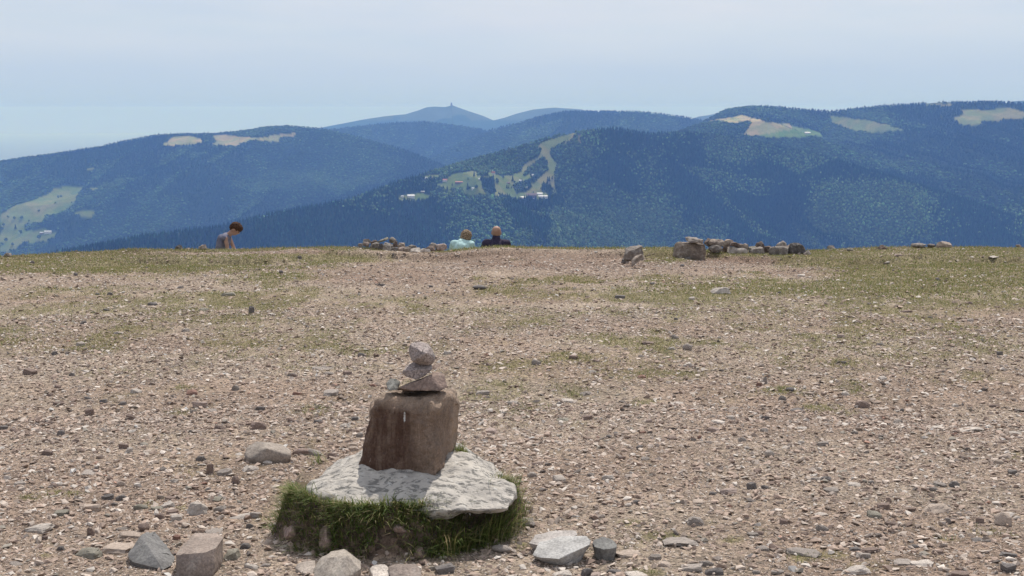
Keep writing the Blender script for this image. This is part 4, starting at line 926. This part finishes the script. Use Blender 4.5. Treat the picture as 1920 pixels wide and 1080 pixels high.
def clear(cx, by):
    if 470 < cx < 980 and 830 < by < 1060: return False
    if 225 < cx < 430 and by > 995: return False
    if 550 < cx < 800 and by > 1040: return False
    if 985 < cx < 1165 and 990 < by < 1055: return False
    return by > 500
while len(loose) < 298:
    cx, by = gpos.uniform(5, 1915), 500 + 590 * gpos.random() ** 0.8
    w = (8 + (by - 480) * 0.032) * gpos.uniform(.7, 1.5)
    if not clear(cx, by) or any(abs(cx - q[0]) < (w + q[2]) * .6 and abs(by - q[1]) < 12 for q in loose): continue
    kd = ['ang', 'flat', 'round', 'block', 'slab'][int(gpos.choice(5, p=[.4, .3, .1, .12, .08]))]
    h = w * {'ang': .55, 'flat': .34, 'round': .6, 'block': .6, 'slab': .35}[kd] * gpos.uniform(.85, 1.2)
    c_ = ['pale', 'grey', 'dark', 'brown', 'pink', 'tan', 'green', 'rust'][int(gpos.choice(8, p=[.22, .2, .13, .2, .1, .09, .04, .02]))]
    loose.append((cx, by, w, h, kd, c_))
KN = {'ang': 'angular', 'flat': 'flat', 'round': 'rounded', 'block': 'blocky', 'slab': 'elongated'}
def zone(x, y):
    if y < 560: return 'near the grassy crest' if x < 640 else ('below the seated couple' if x < 1040 else ('below the long crest pile' if x < 1560 else 'in the turf past the pile'))
    if y < 690:
        return 'far behind the cairn' if 500 < x < 1100 else ('far below the bent child' if x <= 500 else 'far below the long pile')
    if y < 850: return 'beside the block of the cairn' if 480 < x < 1180 else ('left of the cairn block' if x <= 480 else ('right of the cairn block' if x < 1500 else 'near the right edge'))
    if y < 990: return 'around the turf mound' if 440 < x < 1120 else ('uphill of the two front boulders' if x <= 440 else ('behind the large flat slab' if x < 1500 else 'in the lower right gravel'))
    return 'around the front boulders' if x < 900 else ('before the large flat slab' if x < 1450 else 'in the lower right corner')
descr = {}
info = []
for q in loose:
    cx, by, w, h, kd, c_ = q
    rel = w / (8 + (by - 480) * 0.032)
    sz = 'small' if rel < .95 else ('medium' if rel < 1.45 else 'large')
    key = (f'{sz} {CN[c_]} {KN[kd]}', zone(cx, by)); descr.setdefault(key, []).append(cx); info.append(key)
ORD = ['leftmost', 'second from left', 'third from left', 'fourth from left', 'fifth from left', 'sixth from left', 'seventh from left', 'eighth from left', 'ninth from left', 'tenth from left']
for k, (q, key) in enumerate(zip(loose, info)):
    cx, by, w, h, kd, c_ = q
    p = ghit(cx, by)
    if p is None: continue
    s = p.y / (CT * F) * 1.02; W, H = w * s, h * s
    me = PROT[kd][k % 7]
    o = link('stone', me)
    flat_t = gpos.uniform(-.22, .22); BR = gpos.uniform(.85, 1.2)
    dep = gpos.uniform(.55, .9); sl = min(.36, 1.66 / p.y); hz = max(H - dep * W * sl * .8, 0.38 * H)
    o.scale = (W, W * dep, hz * 1.2)
    o.rotation_euler = (gpos.uniform(-.15, .15), flat_t * .6, gpos.uniform(-.5, .5) + (math.pi if gpos.random() < .5 else 0))
    o.location = (p.x, p.y + W * .3, float(G(p.x, p.y + W * .3)) - hz * .22)
    o.color = (*[float(min(1, v * BR)) for v in PAL[c_]], 1)
    xs = sorted(descr[key]); i = xs.index(cx)
    lab = f'{key[0]} stone {key[1]}' if len(xs) == 1 else f'{ORD[min(i, 9)]} of the {key[0]} stones {key[1]}'
    tag(o, lab, 'stone', 'loose stones on the gravel plateau')

# --- the gravel: what nobody could count
def gravel_protos(nn, seed, pts):
    g = np.random.default_rng(seed); out = []
    for i in range(nn):
        q = g.normal(size=(pts, 3)); q /= np.linalg.norm(q, axis=1)[:, None]
        q *= np.array([1, g.uniform(.6, .95), g.uniform(.2, .6)]) * 0.5 * g.uniform(.8, 1.0, (pts, 1))
        bm = hull([Vector(v) for v in q]); bmesh.ops.triangulate(bm, faces=bm.faces[:])
        bmesh.ops.recalc_face_normals(bm, faces=bm.faces); bm.verts.index_update()
        out.append((np.array([v.co[:] for v in bm.verts]), np.array([[v.index for v in f.verts] for f in bm.faces]))); bm.free()
    return out
def scatter_gravel(r0, r1, count, d0, d1, expo, seed, pts):
    g = np.random.default_rng(seed)
    r = np.sqrt(g.uniform(r0 * r0, r1 * r1, count)); a = g.uniform(-.53, .53, count)
    x, y = r * np.sin(a), r * np.cos(a)
    z = G(x, y); mk = grass_mask(x, y, z)
    dens = 0.30 + 1.25 * fbm(x * 1.3, y * 1.3, 91, 3) - .45 * sst(.45, .95, mk)
    px, py = to_px(x, y, z)
    ok = (g.random(count) < dens) & (y < crest_y(x) + .3) & ((mound(x, y) < .03) | (y > 4.97))
    x, y, z = x[ok], y[ok], z[ok]; n = len(x)
    d = np.minimum(d0 * g.random(n) ** (-1 / expo), d1)
    PR = gravel_protos(30, seed + 1, pts); pid = g.integers(0, 30, n)
    pal = np.array([(0.48, .40, .335), (0.54, .48, .42), (0.39, .295, .235), (0.31, .245, .20), (0.22, .16, .13), (0.16, .135, .12), (0.27, .24, .20), (0.33, .20, .15), (0.58, .55, .51)])
    ci = g.choice(9, n, p=[.25, .09, .38, .15, .075, .025, .02, .005, .005])
    col = pal[ci] * g.uniform(.78, 1.2, (n, 1))
    VV, TT, CC = [], [], []; base = 0
    for k, (pv, pt) in enumerate(PR):
        m = np.nonzero(pid == k)[0]; nm = len(m)
        if not nm: continue
        th = g.uniform(0, 6.28, nm); tl = g.normal(0, .22, nm); tl2 = g.normal(0, .22, nm)
        q = pv[None] * np.ones((nm, 1, 1)) * d[m][:, None, None]
        cz, sz = np.cos(tl)[:, None], np.sin(tl)[:, None]
        q = np.stack([q[..., 0] * cz + q[..., 2] * sz, q[..., 1], -q[..., 0] * sz + q[..., 2] * cz], -1)
        cz, sz = np.cos(tl2)[:, None], np.sin(tl2)[:, None]
        q = np.stack([q[..., 0], q[..., 1] * cz - q[..., 2] * sz, q[..., 1] * sz + q[..., 2] * cz], -1)
        cz, sz = np.cos(th)[:, None], np.sin(th)[:, None]
        q = np.stack([q[..., 0] * cz - q[..., 1] * sz, q[..., 0] * sz + q[..., 1] * cz, q[..., 2]], -1)
        q += np.stack([x[m], y[m], z[m] + d[m] * g.uniform(-.02, .16, nm)], -1)[:, None]
        VV.append(q.reshape(-1, 3)); TT.append((pt[None] + (base + np.arange(nm) * len(pv))[:, None, None]).reshape(-1, 3)); CC.append(np.repeat(col[m], len(pv), 0))
        base += nm * len(pv)
    return np.concatenate(VV), np.concatenate(TT), np.concatenate(CC)
sets = [scatter_gravel(3.7, 7.5, 170000, .0068, .050, 2.0, 11, 10), scatter_gravel(7.0, 12.5, 142000, .0115, .06, 2.3, 12, 8), scatter_gravel(12.0, 21.5, 96000, .018, .075, 2.5, 13, 8)]
base = 0; VV, TT, CC = [], [], []
for v, t_, c_ in sets: VV.append(v); TT.append(t_ + base); CC.append(c_); base += len(v)
me = np_mesh('gravel', np.concatenate(VV), np.concatenate(TT), np.concatenate(CC), False)
gravel = link('gravel', me, M_GRAVEL); tag(gravel, 'loose pebbles and broken stone chips covering the plateau', kind='stuff')

# ------------------------------------------------------------------ grass
def blades(x, y, z, L, W, lean, col, seed, seg=2, dirb=None):
    g = np.random.default_rng(seed); n = len(x)
    th = g.uniform(0, 6.28, n) if dirb is None else dirb + g.normal(0, .7, n)
    dx, dy = np.cos(th), np.sin(th); sx, sy = -dy, dx
    ln = lean * g.uniform(.4, 1.5, n)
    VV = np.zeros((n, 2 * seg + 1, 3)); CC = np.repeat(col[:, None], 2 * seg + 1, 1).copy()
    for k in range(seg + 1):
        f = k / seg; out = L * ln * f ** 1.8; up = L * f * (1 - .35 * ln * f)
        w = W * (1 - .5 * f) / 2
        cx, cy, cz = x + dx * out, y + dy * out, z + up
        if k < seg:
            VV[:, 2 * k] = np.stack([cx - sx * w, cy - sy * w, cz], -1); VV[:, 2 * k + 1] = np.stack([cx + sx * w, cy + sy * w, cz], -1)
        else: VV[:, 2 * seg] = np.stack([cx, cy, cz], -1)
    fl = []
    for k in range(seg - 1): fl += [(2 * k, 2 * k + 1, 2 * k + 3), (2 * k, 2 * k + 3, 2 * k + 2)]
    fl.append((2 * seg - 2, 2 * seg - 1, 2 * seg))
    T = (np.array(fl)[None] + (np.arange(n) * (2 * seg + 1))[:, None, None]).reshape(-1, 3)
    return VV.reshape(-1, 3), T, CC.reshape(-1, 3)
def join(lst):
    b = 0; V, T, C = [], [], []
    for v, t_, c_ in lst: V.append(v); T.append(t_ + b); C.append(c_); b += len(v)
    return np.concatenate(V), np.concatenate(T), np.concatenate(C)
def grass_cols(n, g, dry):
    a = np.array([[.10, .155, .035], [.15, .19, .05], [.23, .215, .08], [.34, .28, .15]])
    p = np.array([1 - dry, .9 - .4 * dry, .5 + .3 * dry, .15 + .75 * dry]); p /= p.sum()
    return a[g.choice(4, n, p=p)] * g.uniform(.75, 1.25, (n, 1))
lst = []
g = np.random.default_rng(31)
for (r0, r1, cnt, nb, L, W, sp) in ((3.8, 8.5, 26000, 7, .022, .0024, .020), (8.5, 14, 30000, 6, .022, .0042, .035), (14, 23.5, 80000, 5, .026, .008, .06)):
    r = np.sqrt(g.uniform(r0 * r0, r1 * r1, cnt)); a_ = g.uniform(-.53, .53, cnt); x, y = r * np.sin(a_), r * np.cos(a_)
    mk = grass_mask(x, y, G(x, y)); ok = (g.random(cnt) < sst(.34, .95, mk) * (1 if r0 < 14 else .85)) & (mound(x, y) < .02) & (y < crest_y(x) + 1.5)
    x, y, mk = x[ok], y[ok], mk[ok]; n = len(x)
    x = np.repeat(x, nb) + g.normal(0, sp, n * nb); y = np.repeat(y, nb) + g.normal(0, sp, n * nb)
    lst.append(blades(x, y, G(x, y) - .003, L * g.uniform(.5, 1.5, n * nb), W, .7, grass_cols(n * nb, g, .55 if r0 < 8 else .82), 40 + int(r0)))
# fringe along the skyline
n = 16000; x = g.uniform(-12.5, 12.5, n); y = crest_y(x) + g.uniform(-.35, .25, n)
keep = g.random(n) < .25 + .9 * fbm(x * 2, x * 0, 7, 3) ; x, y = x[keep], y[keep]
lst.append(blades(x, y, G(x, y) - .004, g.uniform(.02, .065, len(x)), .007, .5, grass_cols(len(x), g, .75), 61))
V, T, C = join(lst); me = np_mesh('turf', V, T, C, False)
o = link('short_grass', me, M_GRASS); tag(o, 'short dry turf growing in patches on the plateau', kind='stuff')
# long tufts on the mound
lst = []
def mound_tufts(cnt, cond, L, lean, dry, seed, nb=9, sp=.016, shift=0):
    g = np.random.default_rng(seed)
    x = g.uniform(MX - .6, MX + .6, cnt * 6); y = g.uniform(MY - .58, MY + .56, cnt * 6)
    rho = np.sqrt(((x - MX) / MHX) ** 2 + ((y - MY) / MHY) ** 2)
    ok = cond(x, y, rho, g); x, y = x[ok][:cnt], y[ok][:cnt]; n = len(x)
    X = np.repeat(x, nb) + g.normal(0, sp, n * nb); Y = np.repeat(y, nb) + g.normal(0, sp, n * nb)
    out = np.arctan2((Y - MY), (X - MX))
    clump = (.35 + 1.25 * vn(X * 11, Y * 11, seed)) * np.where(X < -.78, .7, 1.0)
    return blades(X, Y, G(X, Y) - .004, L * clump * g.uniform(.45, 1.35, n * nb), .0034, lean, grass_cols(n * nb, g, dry), seed, 3, out)
lst.append(mound_tufts(900, lambda x, y, r, g: (r > .82) & (r < .97) & (y < 4.95) & (g.random(len(x)) < sst(.33, .5, fbm(x * 6, y * 6, 5, 2) + .12)), .062, 1.0, .12, 71))
lst.append(mound_tufts(900, lambda x, y, r, g: (r > .88) & (r < 1.045) & (y < 4.9) & (x > -.80) & (x < -.02) & (fbm(x * 11, y * 11, 6, 2) > .33), .055, 1.3, .05, 72))
lst.append(mound_tufts(160, lambda x, y, r, g: (r > .82) & (r < 1.0) & (x < -.80) & (y < 5.0), .040, .9, .1, 73))
lst.append(mound_tufts(220, lambda x, y, r, g: (r > .84) & (r < 1.02) & (x > -.36) & (x < -.02) & (y < 4.85), .095, .95, .45, 74))
lst.append(mound_tufts(260, lambda x, y, r, g: (r > .84) & (r < .95) & (y < 4.75), .05, .8, .6, 79))
lst.append(mound_tufts(230, lambda x, y, r, g: (r > .965) & (r < 1.06) & (x > -.30) & (y < 5.0), .115, .45, .35, 81))
lst.append(mound_tufts(60, lambda x, y, r, g: (r > .86) & (r < 1.0) & (y > 4.95) & (x < -.8), .06, .7, .5, 75))
p_ = P(860, 850, 5.03); gx = g.normal(p_.x, .015, 260); gy = g.normal(5.04, .02, 260)
lst.append(blades(gx, gy, np.full(260, .215), g.uniform(.02, .055, 260), .003, .7, grass_cols(260, g, .4), 77, 2))
V, T, C = join(lst); me = np_mesh('tufts', V, T, C, False)
o = link('long_grass', me, M_GRASS); tag(o, 'long dark green grass hanging over the shaded side of the turf mound', kind='stuff')

# ------------------------------------------------------------------ people
def capsules(bm, L):
    for (p0, r0, p1, r1) in L:
        tmp = bmesh.new()
        bmesh.ops.create_icosphere(tmp, subdivisions=2, radius=r0, matrix=Matrix.Translation(p0))
        bmesh.ops.create_icosphere(tmp, subdivisions=2, radius=r1, matrix=Matrix.Translation(p1))
        r = hull([v.co.copy() for v in tmp.verts]); tmp.free()
        mp_ = [bm.verts.new(v.co) for v in r.verts]; r.verts.index_update()
        for f in r.faces: bm.faces.new([mp_[v.index] for v in f.verts])
        r.free()
def ellips(bm, c, rad, rot=None):
    M_ = Matrix.Translation(c) @ (rot or Matrix.Identity(4)) @ Matrix.Diagonal((*rad, 1))
    bmesh.ops.create_icosphere(bm, subdivisions=3, radius=1, matrix=M_)
def fuse(name, bm, m, parent, voxel=.011, smooth=3, noise_amp=0, fr=30):
    me = bpy.data.meshes.new(name); bmesh.ops.recalc_face_normals(bm, faces=bm.faces); bm.to_mesh(me); bm.free()
    tmp = bpy.data.objects.new('tmp', me); COL.objects.link(tmp)
    r = tmp.modifiers.new('r', 'REMESH'); r.mode = 'VOXEL'; r.voxel_size = voxel
    s = tmp.modifiers.new('s', 'SMOOTH'); s.iterations = smooth; s.factor = .5
    dg = bpy.context.evaluated_depsgraph_get(); dg.update()
    out = bpy.data.meshes.new_from_object(tmp.evaluated_get(dg)); out.name = name
    bpy.data.objects.remove(tmp); 
    for p in out.polygons: p.use_smooth = True
    if noise_amp:
        for v in out.vertices:
            n_ = v.normal * (noise_amp * mn.noise(v.co * fr)); v.co = v.co + n_
    return link(name, out, m, parent)
def cloth_mat(name, c, c2=None, sc=20):
    m, t, b = mat(name, .85, .15); tc = N(t, 'ShaderNodeTexCoord').outputs['Object']
    col = mixc(t, c, c2 or tuple(v * .8 for v in c), ramp(t, noise(t, tc, sc, 3, .6), .4, .6))
    t.links.new(col, b.inputs['Base Color']); bump(t, b, noise(t, tc, 14, 4, .6), .6, .02); return m
M_SKIN = cloth_mat('skin', (0.40, 0.255, 0.19), (0.34, 0.205, 0.15), 12)
M_SKIN.node_tree.nodes['Principled BSDF'].inputs['Roughness'].default_value = .5
M_BROWNH = cloth_mat('brown_hair', (0.045, 0.022, 0.014), (0.085, 0.042, 0.022), 60); M_AUB = cloth_mat('auburn_hair', (0.11, 0.07, 0.042), (0.34, 0.26, 0.18), 60)
M_MINT = cloth_mat('mint_cloth', (0.50, 0.70, 0.68)); M_NAVY = cloth_mat('navy_cloth', (0.030, 0.026, 0.050), (0.05, 0.04, 0.07)); M_GREYC = cloth_mat('grey_cloth', (0.20, 0.20, 0.25), (0.12, 0.12, 0.17), 8)
M_JEANS = cloth_mat('blue_trousers', (0.06, 0.08, 0.14)); M_SAND = cloth_mat('sand_trousers', (0.35, 0.30, 0.24)); M_WHITE = cloth_mat('white_cloth', (0.72, 0.70, 0.68)); M_EYE = simple('eye', (0.03, 0.02, 0.02), .2); M_SHOE = simple('shoe', (0.06, 0.05, 0.05))
def V3(*a): return Vector(a)
def hand(L, wrist, direc, side, palm_n):
    """palm, four unequal bent fingers, a thumb from the side of the palm"""
    d = direc.normalized(); n_ = palm_n.normalized(); s = d.cross(n_).normalized() * side
    c = wrist + d * .045
    for k in (-1.5, -.5, .5, 1.5): L.append((wrist + s * k * .010, .016, wrist + d * .085 + s * k * .019, .011))
    for k, ln in ((-1.5, .060), (-.5, .075), (.5, .080), (1.5, .070)):
        a = wrist + d * .088 + s * k * .020; b_ = a + d * ln * .55 + s * k * .003 + n_ * .008; e = b_ + d * ln * .42 + n_ * .022
        L.append((a, .0095, b_, .0085)); L.append((b_, .0085, e, .0075))
    a = wrist + d * .03 + s * .026; b_ = a + d * .035 + s * .028 + n_ * .01; L.append((a, .013, b_, .0105)); L.append((b_, .0105, b_ + d * .03 + s * .006 + n_ * .008, .009))
def head_bits(bm, hc, f, up, sc=1.0):
    """skull, jaw, nose, lips, ears: f is the way the face looks"""
    r = up.cross(f).normalized() * -1
    rot = Matrix((r, f, up)).transposed().to_4x4()
    ellips(bm, hc, (.080 * sc, .098 * sc, .097 * sc), rot); ellips(bm, hc + up * .022 * sc - f * .018 * sc, (.080 * sc, .088 * sc, .082 * sc), rot)
    ellips(bm, hc + f * .030 * sc - up * .055 * sc, (.055 * sc, .060 * sc, .065 * sc), rot)
    ellips(bm, hc + f * .096 * sc - up * .020 * sc, (.012 * sc, .020 * sc, .022 * sc), rot)
    ellips(bm, hc + f * .088 * sc - up * .060 * sc, (.024 * sc, .010 * sc, .009 * sc), rot)
    for k in (-1, 1): ellips(bm, hc + r * k * .078 * sc - up * .015 * sc, (.012 * sc, .020 * sc, .032 * sc), rot)
    return r, rot
def eyes(parent, hc, f, up, r, sc):
    for k in (-1, 1):
        bm = bmesh.new(); bmesh.ops.create_icosphere(bm, subdivisions=2, radius=.011 * sc, matrix=Matrix.Translation(hc + f * .086 * sc + r * k * .032 * sc + up * .002))
        bm_obj('eye', bm, M_EYE, parent)
def seated(root_loc, rotz, lean, headv, f, up, label, shirt, trousers, sleeves, sh=1.0, hair=None, collar=False, wide=1.0):
    e = bpy.data.objects.new('person', None); COL.objects.link(e); e.location = root_loc; e.rotation_euler = (0, 0, rotz); tag(e, label, 'person')
    e.scale = (sh, sh, sh)
    pel, wai, che = V3(0, 0, .11), V3(0, -.01, .27), V3(0, lean * .5, .44); nb = V3(0, lean, .58); hc = nb + headv
    SHO = {s: V3(s * .175 * wide, lean * .8, .515) for s in (-1, 1)}; ELB = {s: V3(s * .255 * wide, lean + .10, .27) for s in (-1, 1)}; WRI = {s: V3(s * .15, lean + .31, .20) for s in (-1, 1)}
    HIP = {s: V3(s * .095, .03, .095) for s in (-1, 1)}; KNE = {s: V3(s * .15, .44, .16) for s in (-1, 1)}; ANK = {s: V3(s * .14, .66, -.25) for s in (-1, 1)}
    B = [(pel, .13, wai, .115), (wai, .115, che, .135), (che, .13, V3(0, lean * .9, .50), .10), (nb - V3(0, 0, .06), .06, hc - up * .06, .052)]
    for s in (-1, 1):
        B += [(V3(s * .06, lean * .8, .49), .075, SHO[s], .058), (SHO[s], .055, ELB[s], .042), (ELB[s], .041, WRI[s], .027), (HIP[s], .088, KNE[s], .058), (KNE[s], .056, ANK[s], .038), (ANK[s], .036, ANK[s] + V3(0, .15, -.05), .030)]
        hand(B, WRI[s], V3(-s * .25, 1, -.25), -s, V3(0, -.25, -1))
    bm = bmesh.new(); capsules(bm, B); r, rot = head_bits(bm, hc, f, up)
    body = fuse('body', bm, M_SKIN, e, .0085, 3); eyes(body, hc, f, up, r, 1)
    bm = bmesh.new(); X = .014
    L = [(pel + V3(0, 0, .02), .135 + X, wai, .12 + X), (wai, .12 + X, che, .142 + X), (che, .137 + X, V3(0, lean * .9, .515), .095 + X)]
    for s in (-1, 1):
        L += [(V3(s * .06, lean * .8, .50), .076 + X, SHO[s], .060 + X), (V3(s * .07, lean * .3, .40), .10, V3(s * .075, 0, .2), .09)]
        end = WRI[s] if sleeves else SHO[s].lerp(ELB[s], .75)
        L += [(SHO[s], .057 + X, ELB[s] if sleeves else end, .046 + X)] + ([(ELB[s], .045 + X, WRI[s], .034 + X)] if sleeves else [])
    if collar: L.append((V3(0, lean * .9, .53), .088, nb + headv * .30 - V3(0, .01, 0), .070))
    capsules(bm, L); fuse('shirt', bm, shirt, e, .013, 3, .012, 16)
    bm = bmesh.new(); L = [(pel, .142, pel + V3(0, .02, -.02), .14)]
    for s in (-1, 1): L += [(HIP[s], .100, KNE[s], .070), (KNE[s], .068, ANK[s] + V3(0, 0, .04), .055)]
    capsules(bm, L); fuse('trousers', bm, trousers, e, .014, 3, .008, 16)
    for s in (-1, 1):
        bm = bmesh.new(); capsules(bm, [(ANK[s] + V3(0, -.01, -.01), .045, ANK[s] + V3(0, .17, -.055), .038)]); fuse('shoe', bm, M_SHOE, e, .012, 2)
    if hair:
        bm = bmesh.new(); ellips(bm, hc + up * .022 - f * .014, (.098, .108, .098), rot)
        ellips(bm, hc - f * .050 - up * .03, (.092, .066, .072), rot)
        for k in (-1, 1): ellips(bm, hc + r * k * .062 - up * .02 - f * .01, (.030, .055, .06), rot)
        fuse('hair', bm, hair, e, .009, 2, .012, 45)
    return e
def sit_point(px, py, total):
    """forward distance at which someone of this seated height fits between the slope and the row of the head's top"""
    for D in np.linspace(20.9, 24, 200):
        p = P(px, py, D)
        if G(p.x, D) <= p.z - total: break
    return Vector((p.x, float(D), float(G(p.x, D)))), p
loc, _ = sit_point(930, 424, .815)
seated(loc, -.10, .045, V3(0, .02, .132), V3(-.12, .98, -.10).normalized(), V3(0, .1, 1).normalized(), 'bald man in a dark navy jacket sitting with his back turned', M_NAVY, M_JEANS, True, collar=True, wide=1.05)
loc, _ = sit_point(866, 433, .74)
seated(loc, -.05, .06, V3(.065, .10, .065), V3(.18, .95, -.30).normalized(), V3(.22, .28, 1).normalized(), 'woman in a pale mint shirt with short auburn hair sitting with her head tilted', M_MINT, M_SAND, True, sh=.98, hair=M_AUB, wide=.86)

# the child, seen from the side, bending over with a straight arm
e = bpy.data.objects.new('person', None); COL.objects.link(e)
loc, _ = sit_point(440, 417, .70)
e.location = loc - Vector((.235, 0, 0)); tag(e, 'child with curly brown hair and a sleeveless grey top, bent forward, one arm straight down', 'person')
f = V3(.72, 0, -.70).normalized(); up = V3(.70, 0, .72).normalized(); hc = V3(.245, 0, .600)
pel, wai, che, nb = V3(0, 0, .10), V3(-.005, 0, .24), V3(.045, 0, .40), V3(.13, 0, .51)
SHO = {s: V3(.105, s * .135, .445) for s in (-1, 1)}; ELB = {-1: V3(.15, -.17, .24), 1: V3(.17, .18, .25)}; WRI = {-1: V3(.115, -.17, .05), 1: V3(.24, .12, .10)}
HIP = {s: V3(.03, s * .08, .09) for s in (-1, 1)}; KNE = {s: V3(.36, s * .10, .17) for s in (-1, 1)}; ANK = {s: V3(.40, s * .10 + .12, -.20) for s in (-1, 1)}
B = [(pel, .105, wai, .092), (wai, .092, che, .105), (che, .10, V3(.09, 0, .45), .075), (nb - V3(.03, 0, .04), .048, hc - up * .05, .044)]
for s in (-1, 1):
    B += [(V3(.085, s * .05, .44), .06, SHO[s], .040), (SHO[s], .037, ELB[s], .030), (ELB[s], .030, WRI[s], .023), (HIP[s], .075, KNE[s], .048), (KNE[s], .046, ANK[s], .030), (ANK[s], .030, ANK[s] + V3(.12, .02, -.04), .024)]
    hand(B, WRI[s], V3(.15, 0, -1) if s < 0 else V3(.9, 0, -.5), s, V3(1, 0, .2))
bm = bmesh.new(); capsules(bm, B); r, rot = head_bits(bm, hc, f, up, .93); body = fuse('body', bm, M_SKIN, e, .0085, 3); eyes(body, hc, f, up, r, .93)
bm = bmesh.new(); L = [(pel, .118, wai, .108), (wai, .108, che, .122), (che, .118, V3(.085, 0, .455), .085)]
for s in (-1, 1): L.append((V3(.08, s * .05, .45), .072, V3(.085, s * .125, .452), .058))
capsules(bm, L); fuse('shirt', bm, M_GREYC, e, .012, 3, .012, 18)
bm = bmesh.new(); capsules(bm, [(HIP[s], .088, HIP[s].lerp(KNE[s], .8), .066) for s in (-1, 1)] + [(pel, .12, pel - V3(0, 0, .01), .12)]); fuse('shorts', bm, M_WHITE, e, .013, 3)
bm = bmesh.new(); ellips(bm, hc + up * .028 - f * .012, (.082, .094, .082), rot); ellips(bm, hc - f * .045 + up * .0, (.078, .060, .075), rot); ellips(bm, hc + up * .05 + f * .045, (.072, .06, .055), rot)
for i in range(46):
    a = random.uniform(0, 6.28); q = random.uniform(-.1, 1)
    dd = (r * math.cos(a) + f * math.sin(a) * 1.1) * math.sqrt(max(0, 1 - q * q)) + up * q
    if dd.dot(f) > .55 and q < .5: continue
    ellips(bm, hc + up * .020 + dd * .080, (.021,) * 3)
fuse('hair', bm, M_BROWNH, e, .009, 1, .010, 60)
for s in (-1, 1):
    bm = bmesh.new(); capsules(bm, [(ANK[s] + V3(-.01, 0, -.01), .038, ANK[s] + V3(.14, .02, -.045), .032)]); fuse('shoe', bm, M_SHOE, e, .012, 2)

# ------------------------------------------------------------------ the air between here and the hills
bm = bmesh.new(); S = 64000.0; zb, ztop = PLAIN - 40, 110.0
bmesh.ops.create_cube(bm, size=1, matrix=Matrix.Translation((0, 0, (zb + ztop) / 2)) @ Matrix.Diagonal((2 * S, 2 * S, ztop - zb, 1)))
me = bpy.data.meshes.new('haze'); bm.to_mesh(me); bm.free()
m = bpy.data.materials.new('haze'); m.use_nodes = True; t = m.node_tree; t.nodes.clear()
out = N(t, 'ShaderNodeOutputMaterial'); pv = N(t, 'ShaderNodeVolumePrincipled')
pv.inputs['Color'].default_value = (0.205, 0.41, 1.0, 1); pv.inputs['Absorption Color'].default_value = (1, 1, 1, 1)
pv.inputs['Density'].default_value = 6.7e-5; pv.inputs['Anisotropy'].default_value = 0.0
t.links.new(pv.outputs[0], out.inputs['Volume'])
haze = link('haze', me, m); tag(haze, 'pale blue summer haze between the plateau and the hills', kind='stuff')
